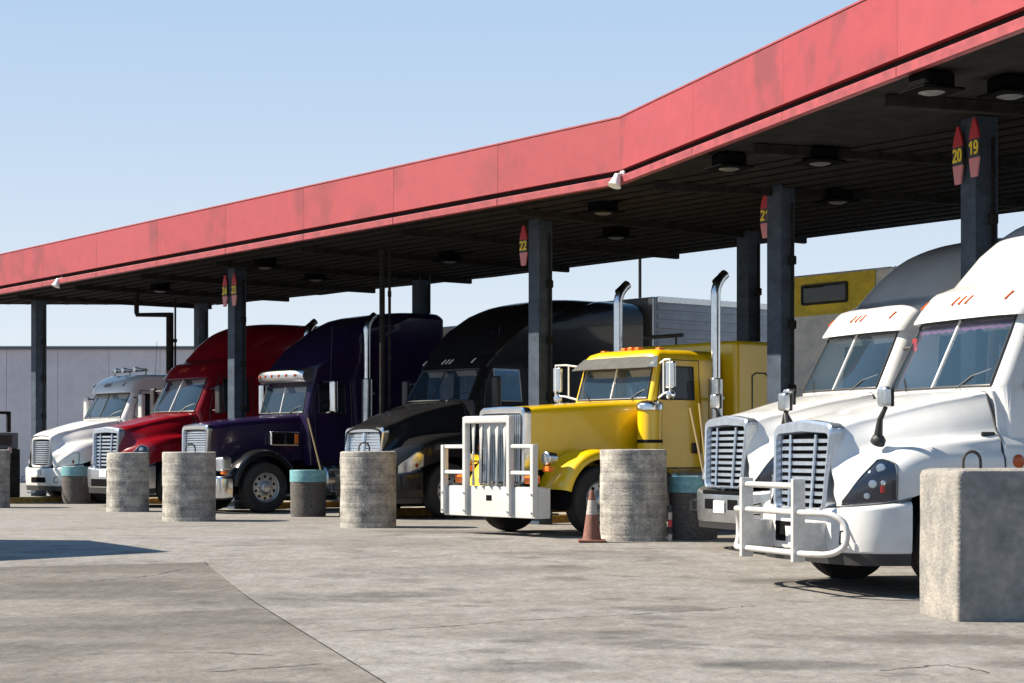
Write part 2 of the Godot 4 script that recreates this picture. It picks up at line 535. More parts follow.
# ---------------------------------------------------------------- wheels
var wheel_meshes = {}
func wheel(t, x, z, steer = true, r = 0.51, rim_mat = null):
	var s = sign(x)
	var root = Node3D.new()
	root.name = "wheel"
	t.add_child(root, true)
	root.position = Vector3(x, r, z)
	if s > 0: root.rotation.y = PI
	if not wheel_meshes.has("tyre"):
		var a = MB.new()
		var w = 0.15
		a.lathe([[0.29, -w * 0.8], [0.36, -w], [0.46, -w * 0.97], [0.495, -w * 0.85], [0.505, -w * 0.6], [0.497, -w * 0.57], [0.497, -w * 0.5], [0.508, -w * 0.47], [0.51, -0.03], [0.499, -0.024], [0.499, 0.024], [0.51, 0.03], [0.508, w * 0.47], [0.497, w * 0.5], [0.497, w * 0.57], [0.505, w * 0.6], [0.495, w * 0.85], [0.46, w * 0.97], [0.36, w], [0.29, w * 0.8]], Vector3.ZERO, Vector3.LEFT, 40)
		wheel_meshes.tyre = a.mesh(50)
		var b = MB.new()
		b.lathe([[0.295, 0.0], [0.305, 0.125], [0.298, 0.135], [0.285, 0.128], [0.275, 0.095], [0.255, 0.078], [0.17, 0.085], [0.16, 0.095], [0.14, 0.095], [0.13, 0.11], [0.115, 0.17], [0.09, 0.19], [0.0, 0.195]], Vector3.ZERO, Vector3.LEFT, 32)
		wheel_meshes.rim = b.mesh(40)
		var h = MB.new()
		h.lathe([[0.0, 0.002], [0.03, 0.0], [0.031, -0.01]], Vector3.ZERO, Vector3.LEFT, 12)
		wheel_meshes.hole = h.mesh(40)
		var n = MB.new()
		n.lathe([[0.017, 0.0], [0.017, 0.03], [0.010, 0.04], [0.0, 0.04]], Vector3.ZERO, Vector3.LEFT, 6)
		wheel_meshes.nut = n.mesh(20)
		var d = MB.new()
		d.lathe([[0.295, 0.0], [0.305, 0.125], [0.298, 0.135], [0.285, 0.125], [0.27, 0.06], [0.16, -0.02], [0.15, 0.02], [0.12, 0.1], [0.0, 0.11]], Vector3.ZERO, Vector3.LEFT, 32)
		wheel_meshes.drive_rim = d.mesh(40)
	part(root, "tyre", wheel_meshes.tyre, M.rubber)
	if not steer:
		var tw = part(root, "inner_tyre", wheel_meshes.tyre, M.rubber)
		tw.position.x = 0.33
		part(root, "rim", wheel_meshes.drive_rim, M.alu)
		return root
	part(root, "rim", wheel_meshes.rim, rim_mat if rim_mat else M.alu)
	for i in 10:
		var a = TAU * i / 10.0
		var hh = part(root, "hand_hole", wheel_meshes.hole, M.dark)
		hh.position = Vector3(-0.083, cos(a) * 0.215, sin(a) * 0.215)
		var nn = part(root, "wheel_nut", wheel_meshes.nut, M.chrome_soft)
		var a2 = a + TAU / 20.0
		nn.position = Vector3(-0.088, cos(a2) * 0.15, sin(a2) * 0.15)
	return root

func running_gear(t, axle, r = 0.51, zend = 8.6, rim_mat = null):
	wheel(t, -1.03, axle, true, r, rim_mat); wheel(t, 1.03, axle, true, r, rim_mat)
	for z in [zend - 2.2, zend - 0.9]:
		wheel(t, -1.05, z, false, r); wheel(t, 1.05, z, false, r)
	var ch = MB.new()
	for s in [-1, 1]: ch.box(Vector3(s * 0.42, 0.86, (0.35 + zend) * 0.5), Vector3(0.09, 0.27, zend - 0.35), 0.01)
	ch.box(Vector3(0, 0.62, 0.9), Vector3(0.8, 0.3, 0.9), 0.05)
	ch.box(Vector3(0, 0.9, 2.6), Vector3(0.9, 0.5, 2.2), 0.05)
	for z in [zend - 2.2, zend - 0.9]: ch.box(Vector3(0, 0.52, z), Vector3(1.7, 0.22, 0.22), 0.03)
	part(t, "chassis", ch, M.chassis)
	var ax = MB.new()
	ax.tube([Vector3(-0.95, r, axle), Vector3(-0.7, r - 0.1, axle), Vector3(0.7, r - 0.1, axle), Vector3(0.95, r, axle)], 0.06, 8)
	part(t, "axle", ax, M.chassis)
	for s in [-1, 1]:
		var li = MB.new()
		var rings = []
		for i in 13:
			var a = PI * (-0.06 + 1.12 * i / 12.0)
			var ring = []
			for x in [0.58, 0.6, 1.16]: ring.append(Vector3(s * x, r + sin(a) * 0.63 if x > 0.59 else r + sin(a) * 0.25, axle - cos(a) * 0.63))
			rings.append(ring)
		li.loft(rings)
		part(t, "wheel_well", li, M.dark)

func fuel_tanks(t, z0, z1, m = null):
	for s in [-1, 1]:
		var mb = MB.new()
		var r = 0.31
		mb.lathe([[0.0, 0.0], [r - 0.04, 0.0], [r, 0.04], [r, z1 - z0 - 0.04], [r - 0.04, z1 - z0], [0.0, z1 - z0]], Vector3(s * 0.92, 0.66, z0), Vector3.BACK, 28)
		var o = part(t, "fuel_tank", mb, m if m else M.chrome_soft)
		for z in [z0 + 0.25, z1 - 0.25]:
			var st = MB.new()
			st.lathe([[r + 0.002, -0.03], [r + 0.012, -0.028], [r + 0.012, 0.028], [r + 0.002, 0.03]], Vector3(s * 0.92, 0.66, z), Vector3.BACK, 28)
			part(o, "strap", st, M.alu)
		for y in [0.42, 0.86]:
			var sp = MB.new()
			sp.box(Vector3(s * 1.2, y, z0 + 0.35), Vector3(0.12, 0.04, 0.5), 0.012)
			part(t, "step", sp, M.alu)

# ---------------------------------------------------------------- cabs
func plan_pt(r, e, ph):
	# r = [y, zf, cf, w, zr]
	return Vector3(r[3] * pow(sin(ph), e), r[0], r[1] + r[2] * (1.0 - pow(max(cos(ph), 0.0), e)))

func cab(t, c):
	# c: rows [y, front z, corner depth, half width, rear z], e, ys, ws = [y0, y1, j], win = [y0, y1, z0, z1], door = [y0, y1, z0, z1]
	var NF = 14
	var e = c.e
	var mb = MB.new()
	var grid = []
	for y in c.ys:
		var r = lrow(c.rows, y)
		var line = []
		for j in NF + 1: line.append(plan_pt(r, e, PI * 0.5 * j / NF))
		var zc = r[1] + r[2]
		for z in [c.win[2], c.win[3], c.door[3], (c.door[3] + r[4]) * 0.5, r[4]]:
			var zz = max(z, zc + 0.01)
			if c.has("sleeper_w") and z > c.door[3] + 0.05:
				line.append(Vector3(max(r[3], min(c.sleeper_w, r[3] + 0.12)), y, zz))
			else:
				line.append(Vector3(r[3], y, zz))
		grid.append(line)
	var n = grid[0].size()
	for s in [-1, 1]:
		for i in grid.size() - 1:
			var ym = (c.ys[i] + c.ys[i + 1]) * 0.5
			for j in n - 1:
				if ym > c.ws[0] and ym < c.ws[1] and j < c.ws[2]: continue
				if ym > c.win[0] and ym < c.win[1] and j == NF + 1: continue
				var q = [grid[i][j], grid[i][j + 1], grid[i + 1][j + 1], grid[i + 1][j]]
				if s < 0: mb.quad(fx(q[0]), fx(q[1]), fx(q[2]), fx(q[3]))
				else: mb.quad(q[0], q[3], q[2], q[1])
	var top = grid[grid.size() - 1]
	for j in n - 1: mb.quad(fx(top[j]), fx(top[j + 1]), top[j + 1], top[j])
	for i in grid.size() - 1:
		mb.quad(fx(grid[i][n - 1]), grid[i][n - 1], grid[i + 1][n - 1], fx(grid[i + 1][n - 1]))
	var body = part(t, "cab", mb, c.paint, c.get("crease", 30.0))
	# windscreen: two panes, a dark seal and a middle strip
	var wr = []
	for i in grid.size():
		if c.ys[i] >= c.ws[0] - 1e-4 and c.ys[i] <= c.ws[1] + 1e-4: wr.append(i)
	var wsn = Node3D.new()
	wsn.name = "windshield"
	t.add_child(wsn, true)
	for s in [-1, 1]:
		var g = MB.new()
		var rings = []
		for i in wr:
			var ring = []
			for j in c.ws[2] + 1:
				var p = grid[i][j]
				ring.append(Vector3(p.x * s, p.y, p.z))
			rings.append(ring)
		g.loft(rings)
		part(wsn, "pane", g, M.glass)
	var loop = []
	for j in range(c.ws[2], 0, -1): loop.append(fx(grid[wr[0]][j]))
	for j in c.ws[2] + 1: loop.append(grid[wr[0]][j])
	for k in range(1, wr.size()): loop.append(grid[wr[k]][c.ws[2]])
	for j in range(c.ws[2] - 1, 0, -1): loop.append(grid[wr[wr.size() - 1]][j])
	for j in c.ws[2] + 1: loop.append(fx(grid[wr[wr.size() - 1]][j]))
	for k in range(wr.size() - 2, -1, -1): loop.append(fx(grid[wr[k]][c.ws[2]]))
	var sl = MB.new()
	sl.tube(loop, 0.016, 6)
	part(wsn, "seal", sl, M.plastic)
	var dv = MB.new()
	var dl = []
	for i in wr: dl.append(grid[i][0] + Vector3(0, 0, -0.006))
	dv.tube(dl, 0.014, 6)
	part(wsn, "divider", dv, c.get("divider", M.lamp_white))
	for s in [-1, 1]:
		var wp = MB.new()
		var a = grid[wr[0]][int(c.ws[2] * 0.25)]; var b = grid[wr[min(2, wr.size() - 1)]][int(c.ws[2] * 0.8)]
		wp.tube([Vector3(a.x * s, a.y - 0.02, a.z - 0.03), Vector3(lerp(a.x, b.x, 0.5) * s, lerp(a.y, b.y, 0.3), lerp(a.z, b.z, 0.4) - 0.03), Vector3(b.x * s, lerp(a.y, b.y, 0.5), b.z - 0.03)], 0.009, 5)
		part(t, "wiper", wp, M.plastic)
	# doors with their windows
	for s in [-1, 1]:
		var d = MB.new()
		var dys = [c.door[0], lerp(c.door[0], c.win[0], 0.5), c.win[0], lerp(c.win[0], c.win[1], 0.5), c.win[1], c.door[1]]
		var dg = []
		for y in dys:
			var r = lrow(c.rows, y)
			var zc = r[1] + r[2] * 0.9
			var line = []
			for z in [max(c.door[2], zc), max(c.win[2], zc + 0.03), c.win[3], c.door[3]]: line.append(Vector3((r[3] + 0.012) * s, y, z))
			dg.append(line)
		for i in dys.size() - 1:
			for j in 3:
				if j == 1 and (i == 2 or i == 3): continue
				if s < 0: d.quad(dg[i][j], dg[i][j + 1], dg[i + 1][j + 1], dg[i + 1][j])
				else: d.quad(dg[i][j], dg[i + 1][j], dg[i + 1][j + 1], dg[i][j + 1])
		var door = part(t, "door", d, c.get("door_paint", c.paint))
		var ed = MB.new()
		var path = []
		for i in dys.size(): path.append(dg[i][0])
		path.append(dg[5][3])
		for i in range(4, -1, -1): path.append(dg[i][3])
		path.append(dg[0][0])
		ed.tube(path, 0.009, 5)
		part(door, "door_seal", ed, M.plastic)
		var gw = MB.new()
		gw.loft([[dg[2][1], dg[2][2]], [dg[3][1], dg[3][2]], [dg[4][1], dg[4][2]]])
		part(door, "window", gw, c.get("side_glass", M.dark_glass))
		var gs = MB.new()
		gs.tube([dg[2][1], dg[3][1], dg[4][1], dg[4][2], dg[3][2], dg[2][2], dg[2][1]], 0.014, 6)
		part(door, "window_frame", gs, c.get("frame_mat", M.plastic))
		var hd = MB.new()
		var rr = lrow(c.rows, c.door[0] + 0.5)
		hd.box(Vector3(s * (rr[3] + 0.03), c.get("handle_y", 1.35), c.door[3] - 0.14), Vector3(0.04, 0.16, 0.11), 0.015)
		part(door, "handle", hd, M.plastic)
	# inside
	var wy = c.ws[0]
	var r0 = lrow(c.rows, wy)
	var it = MB.new()
	var hw = r0[3] - 0.10
	var zb = c.door[3] + 0.05
	it.box(Vector3(0, (wy + c.ws[1]) * 0.5 - 0.15, zb), Vector3(hw * 2, c.ws[1] - wy + 0.7, 0.03))
	it.box(Vector3(0, c.ws[1] + 0.02, (r0[1] + r0[2] + zb) * 0.5 + 0.2), Vector3(hw * 2, 0.03, zb - r0[1] - r0[2] - 0.4))
	it.box(Vector3(0, wy - 0.75, (r0[1] + zb) * 0.5 + 0.3), Vector3(hw * 2, 0.03, zb - r0[1] - 0.6))
	for s in [-1, 1]:
		it.box(Vector3(s * (hw - 0.02), wy - 0.4, (r0[1] + r0[2] + zb) * 0.5), Vector3(0.03, 0.7, zb - r0[1] - r0[2]))
	part(t, "interior", it, M.trim)
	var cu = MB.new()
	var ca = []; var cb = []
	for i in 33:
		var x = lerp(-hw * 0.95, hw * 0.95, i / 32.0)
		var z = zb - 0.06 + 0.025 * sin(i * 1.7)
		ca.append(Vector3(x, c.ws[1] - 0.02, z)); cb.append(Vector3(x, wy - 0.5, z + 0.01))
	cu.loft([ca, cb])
	part(t, "reflection_curtain", cu, M.reflection_curtain, 60)  # added blue folds, giving a reflection-like structure behind the glass
	for s in [-1, 1]:
		var sv = MB.new()
		sv.box(Vector3(s * 0.45, c.ws[1] - 0.07, cab_front_z(c, c.ws[1], 0.45) + 0.14), Vector3(0.6, 0.12, 0.02), 0.006, Basis(Vector3.RIGHT, -0.5))
		part(t, "sun_visor", sv, M.dash)
	var da = MB.new()
	da.rbox(Vector3(-hw * 0.93, wy - 0.28, r0[1] + r0[2] + 0.02), Vector3(hw * 0.93, wy - 0.04, r0[1] + r0[2] + 0.4), 0.06, 3)
	da.box(Vector3(-0.35, wy - 0.02, r0[1] + r0[2] + 0.3), Vector3(0.5, 0.07, 0.2), 0.03)
	part(t, "dashboard", da, M.dash)
	for s in [-1, 1]:
		var se = MB.new()
		se.rbox(Vector3(s * 0.48 - 0.26, wy - 0.55, r0[1] + r0[2] + 0.75), Vector3(s * 0.48 + 0.26, wy - 0.38, r0[1] + r0[2] + 1.2), 0.06, 3)
		se.rbox(Vector3(s * 0.48 - 0.26, wy - 0.5, r0[1] + r0[2] + 1.1), Vector3(s * 0.48 + 0.26, wy + 0.3, r0[1] + r0[2] + 1.24), 0.06, 3)
		se.rbox(Vector3(s * 0.48 - 0.14, wy + 0.31, r0[1] + r0[2] + 1.13), Vector3(s * 0.48 + 0.14, wy + 0.5, r0[1] + r0[2] + 1.22), 0.04, 3)
		part(t, "seat", se, M.fabric)
	var sw = MB.new()
	var ring = []
	var cc = Vector3(-0.48, wy + 0.08, r0[1] + r0[2] + 0.52)
	for i in 25:
		var a = TAU * i / 24.0
		ring.append(cc + Vector3(cos(a) * 0.22, sin(a) * 0.22 * 0.75, sin(a) * 0.22 * 0.62))
	sw.tube(ring, 0.016, 6, false)
	sw.tube([cc, cc + Vector3(0, -0.25, -0.2)], 0.03, 6)
	sw.tube([cc + Vector3(-0.21, 0, 0), cc + Vector3(0.21, 0, 0)], 0.018, 5)
	part(t, "steering_wheel", sw, M.plastic)
	var pp = MB.new()
	pp.box(Vector3(-0.55, wy + 0.025, r0[1] + r0[2] + 0.12), Vector3(0.28, 0.01, 0.2), 0.0, Basis(Vector3.UP, 0.4))
	pp.box(Vector3(0.3, wy - 0.02, r0[1] + r0[2] + 0.14), Vector3(0.22, 0.02, 0.16), 0.0, Basis(Vector3.UP, -0.3))
	part(t, "papers", pp, M.paper)
	return {"grid": grid, "NF": NF}

func cab_front_z(c, y, x):
	var r = lrow(c.rows, y)
	var ph = asin(clamp(pow(abs(x) / r[3], 1.0 / c.e), 0.0, 1.0))
	return plan_pt(r, c.e, ph).z

func visor_cap(t, c, y0, y1, out, m, lip = 0.0, top_push = 0.0):
	# moulded roof cap over the windscreen, swept round the front of the cab
	var mb = MB.new()
	var prof = [[y0 + 0.01, -0.01], [y0 - lip, out], [y0 - lip + 0.03, out + 0.008], [lerp(y0, y1, 0.5), out * 0.8], [lerp(y0, y1, 0.85), out * 0.4 + top_push], [y1, 0.008 + top_push], [y1 + 0.04, -0.02]]
	var rings = []
	for p in prof:
		var r = lrow(c.rows, clamp(p[0], y0 - lip, y1 + 0.04))
		var ring = []
		var side = []
		for j in 15:
			var ph = PI * 0.5 * j / 14
			var q = plan_pt([p[0], r[1] - p[1], r[2] + p[1] * 0.3, r[3] + p[1] * 0.12, 0], c.e, ph)
			side.append(q)
		for j in range(14, 0, -1): ring.append(fx(side[j]))
		for j in 15: ring.append(side[j])
		rings.append(ring)
	mb.loft(rings)
	return part(t, "visor", mb, m, 40)

func marker(t, pos, s, m, lean = 0.0, yaw = 0.0):
	var mb = MB.new()
	mb.box(Vector3.ZERO, s, min(s.x, s.z) * 0.45, Basis(Vector3.UP, yaw) * Basis(Vector3.RIGHT, lean) * Basis(Vector3.FORWARD, -0.3))
	var o = part(t, "marker_light", mb, m)
	o.position = pos
	return o

func door_mirror(t, s, y0, y1, x, z, m, arm_y, anchor_x, anchor_z, wdt = 0.2):
	var mb = MB.new()
	mb.rbox(Vector3(x - wdt * 0.5, y0, z - 0.05), Vector3(x + wdt * 0.5, y1, z + 0.06), 0.04, 3)
	var o = part(t, "mirror", mb, m)
	var g = MB.new()
	g.box(Vector3(x, (y0 + y1) * 0.5, z + 0.063), Vector3(wdt - 0.05, y1 - y0 - 0.06, 0.004))
	part(o, "mirror_glass", g, M.mirror)
	for y in arm_y:
		var a = MB.new()
		a.tube([Vector3(x, clamp(y, y0 + 0.02, y1 - 0.02), z), Vector3(lerp(x, anchor_x, 0.5), y, lerp(z, anchor_z, 0.3)), Vector3(anchor_x, y, anchor_z)], 0.02, 6)
		part(o, "arm", a, M.plastic)
	return o

func hood_mirror(t, s, base, head, m, legs = 1):
	var a = MB.new()
	var d = head - base
	a.tube([base + Vector3(0, -0.02, 0), base + Vector3(0, 0.05, 0), base + d * 0.5 + Vector3(0, 0, -0.02), head - Vector3(0, 0.1, 0)], [0.05, 0.045, 0.028, 0.022], 8)
	if legs > 1: a.tube([base + Vector3(0, 0, 0.14), head - Vector3(0, 0.1, 0)], 0.016, 6)
	a.lathe([[0.075, -0.02], [0.07, 0.03], [0.04, 0.06], [0.0, 0.06]], base, Vector3(s * 0.6, 0.8, 0).normalized(), 14)
	var o = part(t, "hood_mirror", a, M.plastic)
	var h = MB.new()
	h.rbox(head + Vector3(-0.08, -0.10, -0.06), head + Vector3(0.08, 0.10, 0.03), 0.035, 3)
	part(o, "mirror_head", h, m)
	var g = MB.new()
	g.rbox(head + Vector3(-0.075, -0.095, 0.028), head + Vector3(0.075, 0.095, 0.05), 0.005, 2)
	part(o, "mirror_glass", g, M.plastic)

func stack(t, x, z, y0, y1, shield0, shield1, curve = 1.0):
	var mb = MB.new()
	var path = [Vector3(x, y0, z), Vector3(x, (y0 + y1) * 0.5, z), Vector3(x, y1 - 0.42, z)]
	for i in 6:
		var a = 0.85 * (i + 1) / 6.0
		path.append(Vector3(x, y1 - 0.42 + sin(a) * 0.45, z + (1 - cos(a)) * 0.45 * curve))
	mb.tube(path, 0.075, 16, false)
	var o = part(t, "exhaust_stack", mb, M.chrome)
	var inn = MB.new()
	var l = path.size()
	var dir = (path[l - 1] - path[l - 2]).normalized()
	inn.tube([path[l - 1] - dir * 0.25, path[l - 1] - dir * 0.03], 0.07, 16)
	part(o, "bore", inn, M.dark)
	var sh = MB.new()
	sh.lathe([[0.08, shield0], [0.115, shield0 + 0.02], [0.115, shield1 - 0.02], [0.08, shield1]], Vector3(x, 0, z), Vector3.UP, 20)
	part(o, "heat_shield", sh, M.chrome_soft)
	var br = MB.new()
	for y in [shield0 + 0.3, shield1 - 0.3]: br.box(Vector3(x * 0.94, y, z + 0.14), Vector3(0.05, 0.06, 0.2), 0.01)
	part(o, "bracket", br, M.alu)

# ---------------------------------------------------------------- aerodynamic tractors
func plan_curve(pts, sub = 4):
	var v = []
	for p in pts: v.append(Vector3(p[0], 0, p[1]))
	return spline(v, sub)

func wrap_bumper(t, m, lipm, y0, y1f, y1s, pts, lip_y):
	var half = plan_curve(pts)
	var n = half.size()
	var mk = func(yb, ins, top):
		var ring = []
		for i in range(n - 1, 0, -1):
			var p = half[i]
			var nn = _plan_normal(half, i)
			ring.append(Vector3(-(p.x - nn.x * ins), (lerp(y1f, y1s, pow(float(i) / (n - 1), 1.5)) + yb) if top else yb, p.z - nn.z * ins))
		for i in n:
			var p = half[i]
			var nn = _plan_normal(half, i)
			ring.append(Vector3(p.x - nn.x * ins, (lerp(y1f, y1s, pow(float(i) / (n - 1), 1.5)) + yb) if top else yb, p.z - nn.z * ins))
		return ring
	var mb = MB.new()
	mb.loft([mk.call(y0, 0.2, false), mk.call(y0, 0.035, false), mk.call(y0 + 0.03, 0.01, false), mk.call((y0 + y1f) * 0.5, 0.0, false), mk.call(-0.05, 0.0, true), mk.call(-0.02, 0.012, true), mk.call(0.0, 0.04, true), mk.call(0.0, 0.2, true)])
	var o = part(t, "bumper", mb, m, 40)
	var lp = MB.new()
	lp.loft([mk.call(lip_y, 0.06, false), mk.call(lip_y, 0.03, false), mk.call(y0 + 0.005, 0.02, false)])
	part(o, "lip", lp, lipm)
	return o

func _plan_normal(h, i):
	var a = h[max(i - 1, 0)]; var b = h[min(i + 1, h.size() - 1)]
	var d = (b - a).normalized()
	return Vector3(-d.z, 0, d.x) * -1.0

func aero_headlight(t, T, s, z0, z1, ta, tb, hm, amber = 0.75):
	# lens set into the fender: follows its surface between z0 and z1; ta, tb = upper edge (as a share of the profile) at both ends
	var pt = func(z, q, off):
		var p = hood_pt(T, z, q)
		var dz = hood_pt(T, z + 0.01, q) - p
		var dt = hood_pt(T, z, min(q + 0.01, 1.0)) - hood_pt(T, z, q - 0.01)
		var nn = dt.cross(dz).normalized()
		if nn.x < 0: nn = -nn
		p += nn * off
		return Vector3(p.x * s, p.y, p.z)
	var base = MB.new(); var cover = MB.new(); var rim = []
	var ra = []; var rb = []
	for i in 11:
		var z = lerp(z0, z1, i / 10.0)
		var t0 = lerp(ta, tb, pow(min(i / 7.5, 1.0), 0.6))
		if i > 7: t0 = lerp(t0, 0.985, 0.10 * pow(i - 7, 1.6) * 0.55)
		var la = []; var lb = []
		for k in 9:
			var q = lerp(t0, 0.985, k / 8.0)
			la.append(pt.call(z, q, 0.006)); lb.append(pt.call(z, q, 0.022 if k > 0 and k < 8 and i > 0 and i < 10 else 0.008))
		ra.append(la); rb.append(lb)
	base.loft(ra); cover.loft(rb)
	var o = part(t, "headlight", base, hm)
	part(o, "lens", cover, M.lens)
	for a in ([[0.5, 0.5, 0.04], [0.75, 0.3, 0.045], [0.4, 0.78, 0.03], [0.7, 0.7, 0.026]] if hm == M.lamp_black else []):
		var i = int(a[0] * 10); var k = int(a[1] * 8)
		var p = ra[i][k]
		var m2 = MB.new()
		m2.lathe([[0.0, 0.004], [a[2] * 0.5, 0.010], [a[2], 0.006], [a[2] * 1.02, -0.01]], p, Vector3(s * 0.75, 0.1, -0.65).normalized(), 14)
		part(o, "reflector", m2, M.chrome_soft)
	var am = MB.new()
	var p2 = ra[int(amber * 10)][6]
	am.box(p2, Vector3(0.03, 0.08, 0.06), 0.012)
	part(o, "turn_lamp", am, M.red_lamp)
	var ol = []
	for i in 11: ol.append(rb[i][0])
	for k in 9: ol.append(rb[10][k])
	for i in range(10, -1, -1): ol.append(rb[i][8])
	var rm = MB.new()
	rm.tube(ol, 0.008, 5)
	part(o, "rim", rm, M.trim)
	return o

func aero_tractor(c):
	var t = thing("semi_truck", c.label, "truck", P(c.x, c.d), PI * 0.5 + deg_to_rad(c.th), "semi trucks parked in the fuel bays")
	t.position.y = gy(c.d + c.axle * sin(deg_to_rad(c.th)))
	running_gear(t, c.axle, 0.51, c.get("zend", 8.4))
	fuel_tanks(t, 2.7, 4.4)
	part(t, "hood", hood_mesh(c.hood), c.paint, 50)
	var rad = MB.new()
	rad.box(Vector3(0, 1.1, 0.4), Vector3(1.0, 1.05, 0.06))
	part(t, "radiator", rad, M.dark)
	grille(t, c.grille)
	for s in [-1, 1]: aero_headlight(t, c.hood, s, c.hl[0], c.hl[1], c.hl[2], c.hl[3], c.get("hl_mat", M.lamp_black))
	var b = wrap_bumper(t, c.get("bumper_mat", c.paint), M.plastic, c.get("by0", 0.40), c.get("by1", 0.83), c.get("by2", 0.92), c.get("plan", [[0, 0], [0.5, 0.005], [0.82, 0.06], [1.04, 0.2], [1.16, 0.42], [1.19, 0.60]]), c.get("lip", 0.29))
	var air = MB.new()
	for s in c.get("slots", [[-0.34, 0.56, 0.2, 0.16], [0.34, 0.56, 0.2, 0.16], [0, 0.66, 0.9, 0.05]]):
		air.box(Vector3(s[0], s[1], 0.003), Vector3(s[2], s[3], 0.022), 0.008)
	part(b, "air_intake", air, M.dark)
	var pl = MB.new()
	pl.box(Vector3(c.get("plate_x", 0.0), c.get("plate_y", 0.52), -0.012), Vector3(0.3, 0.15, 0.008))
	part(t, "licence_plate", pl, M.paper)
	for s in [-1, 1]:
		var hk = MB.new()
		hk.tube([Vector3(s * 0.86, 0.5, 0.1), Vector3(s * 0.86, 0.5, -0.01), Vector3(s * 0.87, 0.62, -0.01), Vector3(s * 0.88, 0.64, 0.12)], 0.012, 6)
		part(b, "tow_hook", hk, M.plastic)
	for s in [-1, 1]:
		var sp = []
		for i in 9:
			var z = lerp(c.hood[0][0] + 0.03, 0.6, i / 8.0)
			var q = hood_pt(c.hood, z, 1.0)
			sp.append(Vector3(s * (q.x + 0.004), q.y - 0.008, q.z))
		var sg = MB.new()
		sg.tube(sp, 0.011, 6)
		part(t, "hood_seal", sg, M.trim)
	for s in [-1, 1]:
		var zl = c.hood[c.hood.size() - 1][0] - 0.1
		var lp = hood_pt(c.hood, zl, 0.52)
		var la = MB.new()
		la.box(Vector3(s * (lp.x + 0.012), lp.y, zl), Vector3(0.03, 0.05, 0.16), 0.01)
		part(t, "hood_latch", la, M.plastic)
		var cl = MB.new()
		var pp = []
		for i in 11: pp.append(hood_pt(c.hood, c.hood[c.hood.size() - 1][0] - 0.002, i / 10.0))
		for i in 11: pp[i] = Vector3(s * (pp[i].x + 0.002), pp[i].y + 0.002, pp[i].z + 0.006)
		cl.tube(pp, 0.009, 5)
		part(t, "hood_gap_seal", cl, M.plastic)
	cab(t, c)
	visor_cap(t, c, c.visor[0], c.visor[1], c.visor[2], c.get("roof_paint", c.paint), c.get("vlip", 0.03))
	for x in [-0.74, -0.1, 0.02, 0.14, 0.82]:
		var y = c.visor[0] + (c.visor[1] - c.visor[0]) * 0.55
		marker(t, Vector3(x, y, cab_front_z(c, y, x) - c.visor[2] * 0.76 - 0.002), Vector3(0.032, 0.13, 0.018), c.get("marker_mat", M.amber), 0.78)
	for s in [-1, 1]:
		if s < 0 or c.get("far_mirror", true): door_mirror(t, s, 2.0, 2.62, s * 1.42, c.door[2] + 0.02, c.get("mirror_mat", M.plastic), [2.08, 2.55], s * 1.0, c.door[2] + 0.05)
		if c.has("hood_mirror"):
			var h = c.hood_mirror
			hood_mirror(t, s, Vector3(s * h[0], h[1], h[2]), Vector3(s * h[3], h[4], h[5]), c.get("hm_mat", c.paint), 1 if s < 0 else 2)
	# cowl side behind the hood seam with its turn lamp
	for s in [-1, 1]:
		var z0 = c.hood[c.hood.size() - 1][0] + 0.015
		var cw = MB.new()
		var rr = []
		for z in [z0, z0 + 0.02, z0 + 0.26, z0 + 0.3]:
			var ins = 0.02 if z == z0 else 0.0
			var line = []
			for q in [[2.0, 0.97], [1.86, 1.04], [1.66, 1.07], [1.56, 1.09], [1.48, 1.17], [1.4, 1.20], [1.2, 1.215], [0.95, 1.21]]:
				line.append(Vector3(s * (q[1] - ins), q[0], z))
			rr.append(line)
		cw.loft(rr)
		var co = part(t, "cowl", cw, c.paint, 45)
		var lm = MB.new()
		lm.lathe([[0.0, 0.02], [0.05, 0.016], [0.07, 0.0]], Vector3(s * 1.21, 1.3, z0 + 0.15), Vector3(s, 0, 0), 16)
		part(co, "turn_lamp", lm, M.amber)
		var pan = MB.new()
		pan.box(Vector3(s * 1.12, 0.72, (c.door[2] + 4.5) * 0.5), Vector3(0.06, 0.5, 4.5 - c.door[2]), 0.02)
		part(t, "side_skirt", pan, c.get("skirt_mat", c.paint))
	return t

const CASC_HOOD = [
	[0.07, 1.62, 0.48, 1.20, 0.57, 1.02, 0.66, 0.86],
	[0.13, 1.665, 0.49, 1.26, 0.60, 1.10, 0.77, 0.86],
	[0.22, 1.71, 0.51, 1.33, 0.65, 1.19, 0.90, 0.87],
	[0.36, 1.755, 0.54, 1.40, 0.73, 1.28, 1.05, 0.89],
	[0.56, 1.80, 0.58, 1.46, 0.84, 1.37, 1.16, 0.94],
	[0.82, 1.87, 0.65, 1.51, 0.92, 1.43, 1.205, 1.02],
	[1.15, 1.95, 0.73, 1.55, 0.99, 1.46, 1.22, 1.12],
	[1.42, 2.00, 0.80, 1.575, 1.03, 1.46, 1.22, 1.08],
	[1.64, 2.035, 0.86, 1.60, 1.06, 1.44, 1.21, 0.95]]

